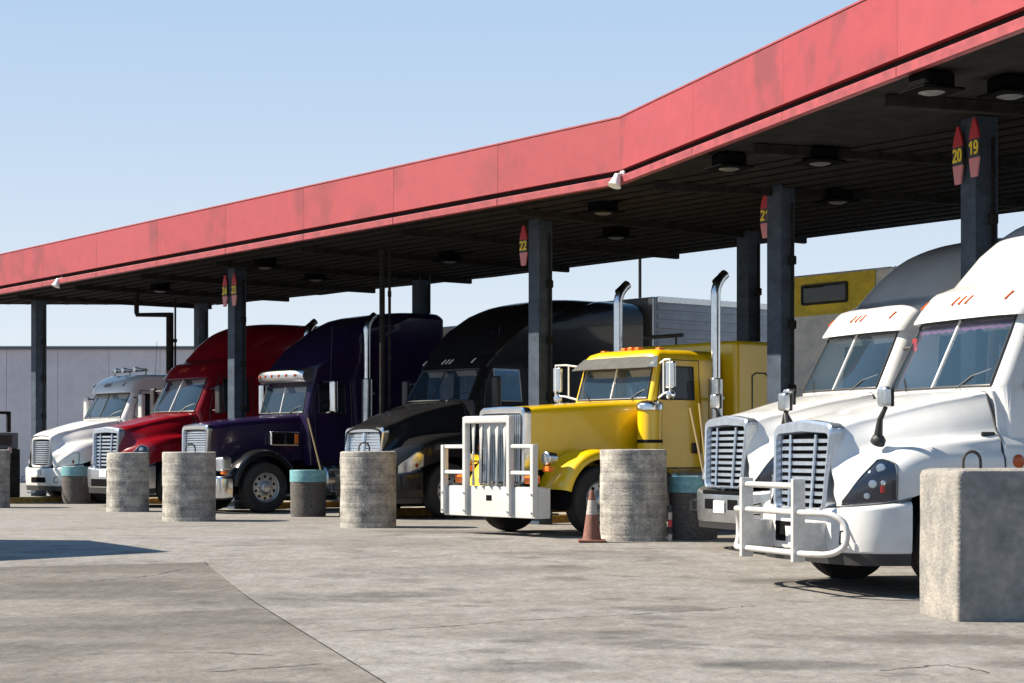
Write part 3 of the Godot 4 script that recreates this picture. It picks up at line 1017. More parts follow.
func cascadia_spec(c):
	c.axle = 1.2
	c.hood = CASC_HOOD
	c.e = 0.55
	c.ys = [0.95, 1.4, 1.8, 2.05, 2.06, 2.22, 2.4, 2.6, 2.78, 2.84, 2.98, 3.12, 3.2, 3.25, 3.4, 3.55, 3.68, 3.78, 3.86, 3.92, 3.97, 4.02, 4.05]
	c.rows = [[0.95, 1.72, 0.10, 1.13, 5.6], [1.8, 1.70, 0.12, 1.11, 5.6], [2.05, 1.60, 0.32, 1.06, 5.6], [2.78, 1.96, 0.34, 0.98, 5.6], [2.84, 1.99, 0.34, 0.98, 5.6], [3.12, 2.14, 0.42, 1.0, 5.6], [3.2, 2.36, 0.46, 1.02, 5.6], [3.4, 2.54, 0.55, 1.03, 5.6], [3.55, 2.67, 0.62, 1.03, 5.6], [3.78, 2.94, 0.8, 1.01, 5.6], [3.86, 3.06, 0.9, 0.99, 5.6], [3.92, 3.18, 1.0, 0.96, 5.58], [3.97, 3.3, 1.0, 0.92, 5.55], [4.02, 3.45, 1.0, 0.85, 5.5], [4.05, 3.65, 1.0, 0.74, 5.4]]
	c.ws = [2.06, 2.78, 8]
	c.win = [2.05, 2.78, 2.36, 3.0]
	c.door = [1.0, 2.84, 1.98, 3.1]
	c.sleeper_w = 1.21
	c.visor = [2.83, 3.12, 0.11]
	c.vlip = 0.05
	c.hl = [0.10, 0.47, 0.88, 0.62]
	c.grille = {"wt": 0.59, "wb": 0.52, "y0": 0.80, "y1": 1.67, "peak": 0.055, "n": 9, "bars": [-0.5, 0.5], "z": 0.0, "rake": 0.06, "sw": 0.075, "depth": 0.15, "top": 1.5, "low": 0.6, "th": 0.036, "smat": M.slat}
	c.hood_mirror = [0.86, 1.50, 0.42, 1.0, 1.93, 0.42]
	return c

# ---------------------------------------------------------------- conventional long-nose tractors
func fender(t, s, axle, r, a0, a1, x0, x1, m, drop = 0.0):
	var mb = MB.new()
	var rings = []
	var N = 22
	for i in N + 1:
		var a = lerp(a0, a1, float(i) / N)
		var ring = []
		for q in [[x0, -0.03], [x0 + 0.02, 0.0], [lerp(x0, x1, 0.35), 0.025], [lerp(x0, x1, 0.7), 0.022], [x1 - 0.06, 0.005], [x1 - 0.015, -0.035], [x1, -0.08], [x1 - 0.005, -0.12], [x1 - 0.03, -0.13]]:
			var rr = r + q[1]
			ring.append(Vector3(s * q[0], 0.5 + sin(a) * rr, axle - cos(a) * rr))
		rings.append(ring)
	mb.loft(rings)
	return part(t, "fender", mb, m, 50)

func classic_hood(c):
	# rounded box section tapering to the radiator
	var mb = MB.new()
	var rings = []
	for i in 13:
		var u = i / 12.0
		var z = lerp(c.hz[0], c.hz[1], u)
		var w = lerp(c.hw[0], c.hw[1], pow(u, 0.9))
		var y1 = lerp(c.hy[0], c.hy[1], pow(u, 0.8))
		var y0 = lerp(c.get("hb0", 0.95), c.get("hb1", 0.95), u)
		var r = lerp(c.get("hr0", 0.14), c.get("hr1", 0.2), u)
		var ring = []
		var side = [Vector3(0, y1 + 0.012, z), Vector3(w * 0.55, y1 + 0.004, z)]
		for k in 7:
			var a = PI * 0.5 * (1.0 - k / 6.0)
			side.append(Vector3(w - r + cos(a) * r, y1 - r + sin(a) * r, z))
		side.append(Vector3(w + 0.005, lerp(y0, y1, 0.4), z)); side.append(Vector3(w, y0, z))
		for k in range(side.size() - 1, 0, -1): ring.append(fx(side[k]))
		for q in side: ring.append(q)
		rings.append(ring)
	mb.loft(rings, false, true, false)
	return mb

func classic_tractor(c):
	var t = thing("semi_truck", c.label, "truck", P(c.x, c.d), PI * 0.5 + deg_to_rad(c.th), "semi trucks parked in the fuel bays")
	t.position.y = gy(c.d + c.axle * sin(deg_to_rad(c.th)))
	running_gear(t, c.axle, 0.51, c.zend, c.get("rim_mat"))
	fuel_tanks(t, c.door[3] - 0.75, c.door[3] + 1.2)
	part(t, "hood", classic_hood(c), c.paint, 45)
	grille(t, c.grille)
	for s in [-1, 1]: fender(t, s, c.axle, c.fr, c.fa[0], c.fa[1], c.fx0, c.fx1, c.get("fender_mat", c.paint))
	cab(t, c)
	for s in [-1, 1]:
		stack(t, s * c.stack[0], c.stack[1], 0.8, c.stack[2], 1.2, c.stack[3], 1.35)
		var sl = MB.new()
		var hl = c.lamp
		sl.lathe([[0.0, -0.02], [0.075, -0.015], [0.098, 0.0], [0.105, 0.02], [0.09, 0.16], [0.05, 0.2], [0.0, 0.21]], Vector3(s * hl[0], hl[1], hl[2]), Vector3.BACK, 20)
		var ho = part(t, "headlight", sl, M.chrome)
		var ln = MB.new()
		ln.lathe([[0.0, -0.045], [0.05, -0.04], [0.09, -0.018]], Vector3(s * hl[0], hl[1], hl[2]), Vector3.BACK, 20)
		part(ho, "lens", ln, M.lens)
		var tl = MB.new()
		tl.rbox(Vector3(s * hl[0] - 0.07, hl[1] - 0.2, hl[2]), Vector3(s * hl[0] + 0.07, hl[1] - 0.11, hl[2] + 0.1), 0.02, 2)
		part(ho, "turn_lamp", tl, M.orange)
	if c.has("sleeper"):
		var q = c.sleeper
		var sm = MB.new()
		sm.rbox(Vector3(-q[0], q[1], q[3]), Vector3(q[0], q[2], q[4]), q[5], 5)
		var so = part(t, "sleeper", sm, c.paint, 45)
		for s in [-1, 1]:
			var hb = MB.new()
			hb.tube([Vector3(s * (q[0] + 0.004), q[1] + 0.55, q[3] + 0.35), Vector3(s * (q[0] + 0.004), q[2] - 0.55, q[3] + 0.35), Vector3(s * (q[0] + 0.004), q[2] - 0.5, q[3] + 0.42), Vector3(s * (q[0] + 0.004), q[2] - 0.5, q[4] - 0.5), Vector3(s * (q[0] + 0.004), q[2] - 0.55, q[4] - 0.44), Vector3(s * (q[0] + 0.004), q[1] + 0.55, q[4] - 0.44)], 0.012, 5)
			part(so, "hatch_seam", hb, M.plastic)
	return t

# ---------------------------------------------------------------- the trucks
func place_in(t, x, z):
	return t.transform * Vector3(x, 0, z)

func bull_bar(t):
	# white tube guard in front of the bumper
	var root = Node3D.new()
	root.name = "bull_bar"
	t.add_child(root, true)
	for s in [-1, 1]:
		var up = MB.new()
		up.rbox(Vector3(s * 0.54 - 0.028, 0.31, -0.36), Vector3(s * 0.54 + 0.028, 1.13, -0.22), 0.012, 2)
		up.box(Vector3(s * 0.54, 0.55, -0.12), Vector3(0.05, 0.3, 0.3), 0.01)
		part(root, "upright", up, M.guard_alu)
		var hp = MB.new()
		hp.tube(spline([Vector3(s * 0.5, 0.80, -0.30), Vector3(s * 0.75, 0.80, -0.28), Vector3(s * 0.97, 0.79, -0.18), Vector3(s * 1.08, 0.72, -0.10), Vector3(s * 1.11, 0.60, -0.08), Vector3(s * 1.08, 0.48, -0.10), Vector3(s * 0.97, 0.41, -0.18), Vector3(s * 0.75, 0.40, -0.28), Vector3(s * 0.5, 0.40, -0.30)], 4), 0.031, 12)
		part(root, "hoop", hp, M.guard_alu)
	for y in [0.40, 0.80, 1.06]:
		var cr = MB.new()
		cr.tube([Vector3(-0.53, y, -0.30), Vector3(0.53, y, -0.30)], 0.031, 12)
		part(root, "crossbar", cr, M.guard_alu)

func plate_guard(t):
	# heavy white guard with barred middle and side frames on a deep plate
	var root = Node3D.new()
	root.name = "grille_guard"
	t.add_child(root, true)
	var z = -0.06
	var pl = MB.new()
	pl.rbox(Vector3(-1.12, 0.27, z), Vector3(1.12, 0.72, z + 0.18), 0.02, 2)
	for s in [-1, 1]: pl.rbox(Vector3(s * 1.12 - 0.012, 0.27, z + 0.02), Vector3(s * 1.12 + 0.012, 0.70, z + 0.24), 0.01, 2)
	part(root, "plate", pl, M.guard_white)
	var so = MB.new()
	so.box(Vector3(0.0, 0.55, z - 0.002), Vector3(0.13, 0.08, 0.012), 0.004)
	part(root, "tow_socket", so, M.dark)
	for x in [-1.08, -0.53, 0.53, 1.08]:
		var y1 = 1.74 if abs(x) < 0.8 else 1.33
		var u = MB.new()
		u.rbox(Vector3(x - 0.036, 0.30, z - 0.07), Vector3(x + 0.036, y1, z + 0.03), 0.014, 2)
		var uo = part(root, "upright", u, M.guard_white)
		for y in [0.36, 0.62]:
			var bt = MB.new()
			bt.lathe([[0.016, 0.0], [0.016, 0.014], [0.0, 0.016]], Vector3(x, y, z - 0.07), Vector3.FORWARD, 8)
			part(uo, "bolt", bt, M.alu)
	var tp = MB.new()
	tp.rbox(Vector3(-0.54, 1.64, z - 0.07), Vector3(0.54, 1.75, z + 0.03), 0.02, 2)
	part(root, "top_rail", tp, M.guard_white)
	for i in 5:
		var x = lerp(-0.38, 0.38, i / 4.0)
		var b = MB.new()
		var rings = []
		for k in 9:
			var u2 = k / 8.0
			var a = lerp(0.9, 0.25, u2)
			var d = Vector3(cos(a), 0, sin(a)) * 0.066
			var n2 = Vector3(-sin(a), 0, cos(a)) * 0.008
			var c = Vector3(x, lerp(0.73, 1.66, u2), z - 0.0)
			rings.append([c + d + n2, c - d + n2, c - d - n2, c + d - n2])
		b.loft(rings, true)
		part(root, "bar", b, M.guard_white)
	for s in [-1, 1]:
		for y in [1.30, 0.92]:
			var r = MB.new()
			r.box(Vector3(s * 0.81, y, z - 0.02), Vector3(0.52, 0.06, 0.06), 0.012)
			part(root, "side_rail", r, M.guard_white)
	for s in [-1, 1]:
		var fl = MB.new()
		fl.rbox(Vector3(s * 0.84 - 0.12, 0.76, z + 0.08), Vector3(s * 0.84 + 0.12, 0.88, z + 0.2), 0.02, 2)
		part(root, "fog_lamp", fl, M.orange)

func white_tractor_with_bar():
	var c = cascadia_spec({"label": "white aerodynamic semi truck with a white tube bull bar on its nose", "x": 2.89, "d": 18.77, "th": 20.5, "paint": M.white})
	c.hm_mat = M.chrome_soft
	c.far_mirror = false
	var t = aero_tractor(c)
	bull_bar(t)
	var fr = MB.new()
	var top = []; var bot = []
	for i in 25:
		var x = lerp(-0.88, 0.88, i / 24.0)
		var z = cab_front_z(c, 2.62, x) + 0.03
		top.append(Vector3(x, 2.74, z + 0.05)); bot.append(Vector3(x, 2.65 + 0.02 * (i % 2), z + 0.01))
	fr.loft([top, bot])
	part(t, "curtain_fringe", fr, M.fringe)
	var tas = MB.new()
	tas.box(Vector3(0.84, 2.56, cab_front_z(c, 2.55, 0.84) + 0.03), Vector3(0.1, 0.14, 0.02), 0.005)
	part(t, "pennant", tas, M.red_cloth)

func white_tractor_plain():
	var c = cascadia_spec({"label": "white aerodynamic semi truck with silver bumper and no bull bar, tall roof in canopy shade", "x": 2.64, "d": 23.32, "th": 20.1, "paint": M.white})
	c.bumper_mat = M.chrome_soft
	c.far_mirror = false
	c.hm_mat = M.chrome_soft
	c.by0 = 0.36; c.by1 = 0.76; c.by2 = 0.86
	c.slots = [[-0.30, 0.60, 0.26, 0.13], [0.34, 0.60, 0.26, 0.13], [0.0, 0.75, 1.05, 0.05]]
	c.plate_y = 0.57; c.plate_x = 0.05
	aero_tractor(c)

func red_tractor():
	var c = cascadia_spec({"label": "dark red semi truck with chrome grille and tall rounded roof", "x": -9.06, "d": 41.0, "th": 40.0, "paint": M.red})
	c.erase("hood_mirror")
	c.bumper_mat = M.chrome_soft
	c.slots = [[0.0, 0.52, 1.1, 0.16]]
	c.plate_y = 0.72
	var t = aero_tractor(c)
	t.scale = Vector3.ONE * 1.035

func white_flat_roof_tractor():
	var c = cascadia_spec({"label": "white semi truck with low roof, antennas and a black headlight band beside the grey warehouse", "x": -11.41, "d": 44.55, "th": 40.0, "paint": M.white})
	c.erase("hood_mirror")
	c.ys = [0.95, 1.4, 1.8, 2.05, 2.06, 2.22, 2.4, 2.58, 2.66, 2.74, 2.85, 2.98, 3.06, 3.12, 3.15]
	c.rows = [[0.95, 1.72, 0.10, 1.13, 3.9], [1.8, 1.70, 0.12, 1.11, 3.9], [2.05, 1.62, 0.30, 1.06, 3.9], [2.66, 1.92, 0.32, 0.99, 3.9], [2.74, 1.93, 0.34, 0.99, 3.9], [2.98, 2.0, 0.36, 1.0, 3.9], [3.06, 2.1, 0.4, 0.98, 3.88], [3.12, 2.25, 0.4, 0.9, 3.8], [3.15, 2.45, 0.4, 0.75, 3.7]]
	c.ws = [2.06, 2.66, 8]
	c.win = [2.05, 2.64, 2.30, 2.95]
	c.door = [1.0, 2.72, 1.98, 3.05]
	c.visor = [2.72, 3.0, 0.13]
	c.divider = M.plastic
	c.marker_mat = M.plastic
	c.hl_mat = M.lamp_white
	c.hl = [0.12, 0.5, 0.86, 0.76]
	c.mirror_mat = M.guard_white
	c.grille = {"wt": 0.50, "wb": 0.45, "y0": 0.85, "y1": 1.58, "peak": 0.03, "n": 11, "bars": [], "z": 0.03, "rake": 0.06, "sw": 0.06, "depth": 0.1, "smat": M.white, "th": 0.028}
	c.slots = [[0.0, 0.55, 0.75, 0.13]]
	c.plate_y = 0.72
	var t = aero_tractor(c)
	var an = MB.new()
	an.tube([Vector3(-0.9, 3.22, 2.45), Vector3(0.9, 3.22, 2.45)], 0.02, 6)
	for x in [-0.5, 0.1, 0.5]: an.lathe([[0.0, -0.12], [0.075, -0.1], [0.03, 0.1], [0.03, 0.25], [0.0, 0.26]], Vector3(x, 3.26, 2.4), Vector3.BACK, 10)
	for x in [-0.8, 0.0, 0.8]: an.box(Vector3(x, 3.17, 2.45), Vector3(0.04, 0.08, 0.04))
	part(t, "air_horn", an, M.chrome_soft)
	var wh = MB.new()
	wh.tube([Vector3(-0.3, 3.1, 3.0), Vector3(-0.3, 4.0, 3.05)], 0.006, 4)
	part(t, "antenna", wh, M.plastic)

func black_tractor():
	var c = {"label": "glossy black semi truck with rounded hood and bright chrome grille", "x": -2.82, "d": 33.96, "th": 39.0, "paint": M.black}
	c.axle = 1.25
	c.hood = [
		[0.09, 1.64, 0.50, 1.18, 0.58, 0.98, 0.66, 0.80],
		[0.15, 1.69, 0.51, 1.24, 0.60, 1.08, 0.75, 0.80],
		[0.25, 1.74, 0.52, 1.31, 0.63, 1.19, 0.88, 0.82],
		[0.42, 1.80, 0.53, 1.40, 0.70, 1.30, 1.03, 0.84],
		[0.65, 1.90, 0.58, 1.48, 0.78, 1.42, 1.15, 0.95],
		[0.95, 2.00, 0.64, 1.54, 0.86, 1.50, 1.205, 1.05],
		[1.25, 2.08, 0.71, 1.58, 0.94, 1.51, 1.22, 1.13],
		[1.5, 2.14, 0.78, 1.62, 1.0, 1.48, 1.22, 1.09],
		[1.74, 2.18, 0.85, 1.66, 1.05, 1.44, 1.21, 0.95]]
	c.e = 0.55
	c.ys = [0.95, 1.4, 1.8, 2.12, 2.18, 2.19, 2.32, 2.48, 2.64, 2.78, 2.84, 2.95, 3.1, 3.3, 3.45, 3.6, 3.75, 3.88, 3.98, 4.06, 4.12, 4.17, 4.2]
	c.rows = [[0.95, 1.8, 0.10, 1.13, 6.0], [1.8, 1.78, 0.12, 1.12, 6.0], [2.18, 1.68, 0.34, 1.08, 6.0], [2.78, 2.02, 0.34, 1.0, 6.0], [2.84, 2.06, 0.34, 1.0, 6.0], [3.1, 2.2, 0.42, 1.06, 6.0], [3.3, 2.36, 0.5, 1.10, 6.0], [3.6, 2.68, 0.6, 1.12, 6.0], [3.88, 3.1, 0.8, 1.10, 6.0], [3.98, 3.32, 0.9, 1.07, 6.0], [4.06, 3.52, 1.0, 1.03, 5.98], [4.12, 3.75, 1.0, 0.97, 5.95], [4.17, 4.0, 1.0, 0.87, 5.9], [4.2, 4.2, 1.0, 0.75, 5.8]]
	c.ws = [2.19, 2.78, 9]
	c.win = [2.18, 2.78, 2.36, 2.98]
	c.door = [1.05, 2.84, 2.08, 3.08]
	c.side_glass = M.sky_glass
	c.frame_mat = M.grey_paint
	c.divider = M.plastic
	c.sleeper_w = 1.22
	c.visor = [2.84, 3.02, 0.06]
	c.hl = [0.26, 0.64, 0.90, 0.82]
	c.hl_mat = M.chrome
	c.marker_mat = M.lamp_white
	c.grille = {"wt": 0.62, "wb": 0.54, "y0": 0.72, "y1": 1.67, "peak": 0.02, "n": 14, "bars": [-0.02, 0.02], "z": 0.03, "rake": 0.10, "sw": 0.08, "depth": 0.14, "th": 0.03, "barr": 0.03, "bmat": M.alu}
	c.slots = [[0.0, 0.5, 1.0, 0.15]]
	c.by0 = 0.38; c.by1 = 0.78; c.by2 = 0.90
	var t = aero_tractor(c)
	for x in [-0.9, 0.9]:
		var wh = MB.new()
		wh.tube([Vector3(x, 2.6, 2.5), Vector3(x, 3.6, 2.6)], 0.006, 4)
		part(t, "antenna", wh, M.plastic)

func yellow_tractor():
	var c = {"label": "bright yellow long-nosed semi truck with tall chrome stacks and a heavy white grille guard", "x": -0.29, "d": 27.1, "th": 38.0, "paint": M.yellow}
	c.axle = 1.12; c.zend = 9.3
	c.hz = [0.26, 2.26]; c.hw = [0.53, 0.72]; c.hy = [1.86, 1.99]; c.hb0 = 0.95; c.hb1 = 1.05; c.hr0 = 0.10; c.hr1 = 0.15
	c.grille = {"wt": 0.54, "wb": 0.54, "y0": 0.72, "y1": 1.87, "peak": 0.015, "n": 3, "bars": [-0.8, -0.6, -0.4, -0.2, 0.0, 0.2, 0.4, 0.6, 0.8, -0.9, -0.7, -0.5, -0.3, -0.1, 0.1, 0.3, 0.5, 0.7, 0.9], "z": 0.14, "rake": 0.02, "sw": 0.07, "depth": 0.14, "top": 1.6}
	c.fr = 0.74; c.fa = [0.24, 2.9]; c.fx0 = 0.56; c.fx1 = 1.2
	c.lamp = [0.94, 1.13, 0.24]
	c.e = 0.30
	c.ys = [0.95, 1.4, 1.8, 2.02, 2.03, 2.15, 2.3, 2.44, 2.50, 2.60, 2.68, 2.74, 2.78, 2.795]
	c.rows = [[0.95, 2.30, 0.10, 0.92, 3.8], [2.02, 2.30, 0.14, 0.90, 3.8], [2.5, 2.44, 0.12, 0.87, 3.8], [2.6, 2.44, 0.12, 0.865, 3.8], [2.68, 2.46, 0.16, 0.845, 3.8], [2.74, 2.50, 0.2, 0.80, 3.8], [2.78, 2.58, 0.25, 0.71, 3.78], [2.795, 2.66, 0.25, 0.6, 3.75]]
	c.ws = [2.03, 2.5, 7]
	c.win = [2.02, 2.52, 2.50, 3.2]
	c.door = [0.98, 2.62, 2.44, 3.32]
	c.divider = M.lamp_white
	c.handle_y = 1.28
	c.side_glass = M.dark_glass
	c.stack = [1.13, 3.44, 4.04, 2.35]
	c.sleeper = [1.15, 0.92, 2.95, 3.86, 5.0, 0.09]
	var t = classic_tractor(c)
	plate_guard(t)
	# stainless drop visor
	var v = MB.new()
	var up = []; var lo = []
	for i in 9:
		var x = lerp(-0.88, 0.88, i / 8.0)
		var b = 0.05 * pow(x / 0.88, 2)
		up.append(Vector3(x * 0.97, 2.68, 2.44 + b)); lo.append(Vector3(x, 2.50, 2.20 + b))
	var lo2 = []; var up2 = []
	for i in 9:
		lo2.append(lo[i] + Vector3(0, -0.006, 0.012)); up2.append(up[i] + Vector3(0, -0.012, 0.004))
	v.loft([up, lo, lo2, up2], false)
	for s in [0, 8]: v.tri(up[s], lo[s], up[s] + Vector3(0, -0.17, 0.03))
	part(t, "visor", v, M.chrome_soft)
	for x in [-0.64, -0.16, 0.0, 0.16, 0.64]:
		var lt = MB.new()
		lt.rbox(Vector3(x - 0.05, 2.775 - 0.05 * abs(x), 2.68), Vector3(x + 0.05, 2.85 - 0.05 * abs(x), 2.80), 0.02, 3)
		part(t, "roof_lamp", lt, M.orange)
	for s in [-1, 1]:
		var ac = MB.new()
		ac.lathe([[0.0, 0.95], [0.16, 0.95], [0.185, 0.98], [0.185, 1.84]], Vector3(s * 0.98, 0, 2.22), Vector3.UP, 24)
		var ao = part(t, "air_cleaner", ac, M.yellow)
		var cp = MB.new()
		cp.lathe([[0.185, 1.84], [0.205, 1.85], [0.205, 1.92], [0.19, 1.95], [0.12, 1.99], [0.0, 2.0]], Vector3(s * 0.98, 0, 2.22), Vector3.UP, 24)
		part(ao, "cap", cp, M.chrome)
		for y in [1.16, 1.38]:
			var st = MB.new()
			st.lathe([[0.186, y - 0.025], [0.194, y - 0.022], [0.194, y + 0.022], [0.186, y + 0.025]], Vector3(s * 0.98, 0, 2.22), Vector3.UP, 24)
			part(ao, "strap", st, M.chassis)
		# mirrors on bright tube loops
		var mr = MB.new()
		var x0 = s * 0.9
		var x1 = s * 1.32
		mr.tube([Vector3(x0, 2.56, 2.5), Vector3(lerp(x0, x1, 0.6), 2.60, 2.36), Vector3(x1 + s * 0.02, 2.60, 2.30), Vector3(x1 + s * 0.02, 2.12, 2.30), Vector3(lerp(x0, x1, 0.6), 2.10, 2.36), Vector3(x0, 2.03, 2.46)], 0.016, 7)
		mr.tube([Vector3(lerp(x0, x1, 0.5), 2.59, 2.38), Vector3(lerp(x0, x1, 0.5), 2.11, 2.38)], 0.014, 6)
		var mo = part(t, "mirror", mr, M.lamp_white)
		var mh = MB.new()
		mh.rbox(Vector3(x1 - 0.09, 2.17, 2.29), Vector3(x1 + 0.09, 2.57, 2.37), 0.03, 3)
		part(mo, "mirror_head", mh, M.chrome)
		var mc = MB.new()
		mc.lathe([[0.0, -0.06], [0.06, -0.04], [0.085, 0.0], [0.08, 0.02], [0.0, 0.025]], Vector3(x1, 2.07, 2.33), Vector3.BACK, 16)
		part(mo, "convex_mirror", mc, M.chrome)
	var sm = MB.new()
	for x in [0.35, 0.95]:
		sm.tube([Vector3(x, 2.92, 4.0), Vector3(x, 3.12, 4.0)], 0.02, 6)
	sm.tube([Vector3(0.2, 3.1, 4.0), Vector3(1.1, 3.1, 4.0)], 0.035, 6)
	part(t, "roof_rack", sm, M.plastic)

func purple_tractor():
	var c = {"label": "deep purple long-nosed semi truck with tall sleeper and a sun visor given soft chrome for its sun glare", "x": -6.58, "d": 37.2, "th": 38.0, "paint": M.purple}
	c.axle = 1.2; c.zend = 9.3
	c.hz = [0.30, 2.25]; c.hw = [0.53, 0.80]; c.hy = [1.78, 2.0]; c.hb0 = 0.95; c.hb1 = 1.05; c.hr0 = 0.12; c.hr1 = 0.18
	c.grille = {"wt": 0.54, "wb": 0.50, "y0": 0.80, "y1": 1.76, "peak": 0.02, "n": 16, "bars": [], "z": 0.18, "rake": 0.04, "sw": 0.075, "depth": 0.18, "th": 0.028, "bmat": M.alu, "top": 1.5}
	c.fr = 0.76; c.fa = [0.05, 2.75]; c.fx0 = 0.45; c.fx1 = 1.2
	c.fender_mat = M.black
	c.lamp = [1.04, 0.98, 0.26]
	c.e = 0.42
	c.ys = [0.95, 1.4, 1.8, 2.02, 2.03, 2.15, 2.3, 2.45, 2.58, 2.66, 2.8, 2.95, 3.05, 3.2, 3.4, 3.6, 3.8, 3.95, 4.05, 4.12, 4.17, 4.2]
	c.rows = [[0.95, 2.28, 0.10, 1.06, 5.55], [2.02, 2.22, 0.18, 0.98, 5.55], [2.58, 2.36, 0.18, 0.94, 5.55], [2.66, 2.38, 0.2, 0.94, 5.55], [2.95, 2.42, 0.25, 0.97, 5.55], [3.05, 2.5, 0.3, 1.03, 5.55], [3.4, 2.85, 0.45, 1.08, 5.55], [3.8, 3.4, 0.6, 1.1, 5.55], [3.95, 3.65, 0.7, 1.09, 5.55], [4.05, 3.85, 0.8, 1.06, 5.55], [4.12, 4.1, 0.8, 1.0, 5.52], [4.17, 4.4, 0.8, 0.92, 5.48], [4.2, 4.7, 0.6, 0.8, 5.4]]
	c.ws = [2.03, 2.58, 7]
	c.win = [2.02, 2.6, 2.56, 3.2]
	c.door = [1.0, 2.7, 2.44, 3.34]
	c.sleeper_w = 1.18
	c.stack = [1.17, 3.6, 4.16, 2.75]
	var t = classic_tractor(c)
	# deep moulded visor with a row of lamps
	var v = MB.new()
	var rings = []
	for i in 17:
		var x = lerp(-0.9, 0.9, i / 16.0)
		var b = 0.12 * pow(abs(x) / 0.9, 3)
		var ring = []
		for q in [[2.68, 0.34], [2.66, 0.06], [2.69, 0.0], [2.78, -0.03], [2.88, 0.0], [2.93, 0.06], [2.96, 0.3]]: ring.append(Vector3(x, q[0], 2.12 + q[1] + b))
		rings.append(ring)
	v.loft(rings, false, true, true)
	part(t, "visor", v, M.chrome_soft, 50)  # soft chrome stands in for sun glare on the purple paint
	for x in [-0.7, -0.42, -0.14, 0.14, 0.42, 0.7]:
		var lt = MB.new()
		lt.lathe([[0.0, -0.02], [0.025, -0.015], [0.035, 0.0]], Vector3(x, 2.80, 2.09 + 0.14 * pow(abs(x), 3)), Vector3.BACK, 12)
		part(t, "visor_lamp", lt, M.amber)
	var bp = wrap_bumper(t, M.chrome, M.plastic, 0.30, 0.74, 0.74, [[0, 0], [0.5, 0.0], [0.9, 0.02], [1.1, 0.08], [1.2, 0.22], [1.2, 0.42]], 0.28)
	for s in [-1, 1]:
		var sq = MB.new()
		sq.rbox(Vector3(s * 1.02 - 0.15, 0.84, 0.2), Vector3(s * 1.02 + 0.15, 1.12, 0.42), 0.05, 3)
		part(t, "lamp_housing", sq, M.chrome_soft)
		var bx = MB.new()
		bx.rbox(Vector3(s * 0.80 - 0.07, 1.34, 1.48), Vector3(s * 0.80 + 0.07, 1.64, 2.16), 0.03, 3)
		var bo = part(t, "air_intake", bx, M.chrome)
		var bi = MB.new()
		for z in [[1.52, 1.79], [1.85, 2.02]]: bi.box(Vector3(s * 0.872, 1.49, (z[0] + z[1]) * 0.5), Vector3(0.008, 0.22, z[1] - z[0]), 0.003)
		part(bo, "screen", bi, M.dark)
		var bl = MB.new()
		bl.box(Vector3(s * 0.872, 1.49, 2.08), Vector3(0.012, 0.2, 0.08), 0.004)
		part(bo, "turn_lamp", bl, M.orange)
		door_mirror(t, s, 2.02, 2.68, s * 1.42, 2.62, M.chrome, [2.02, 2.66], s * 1.03, 2.62)
	var wh = MB.new()
	wh.tube([Vector3(-1.1, 2.5, 2.75), Vector3(-1.1, 3.8, 2.8)], 0.006, 4)
	part(t, "antenna", wh, M.plastic)

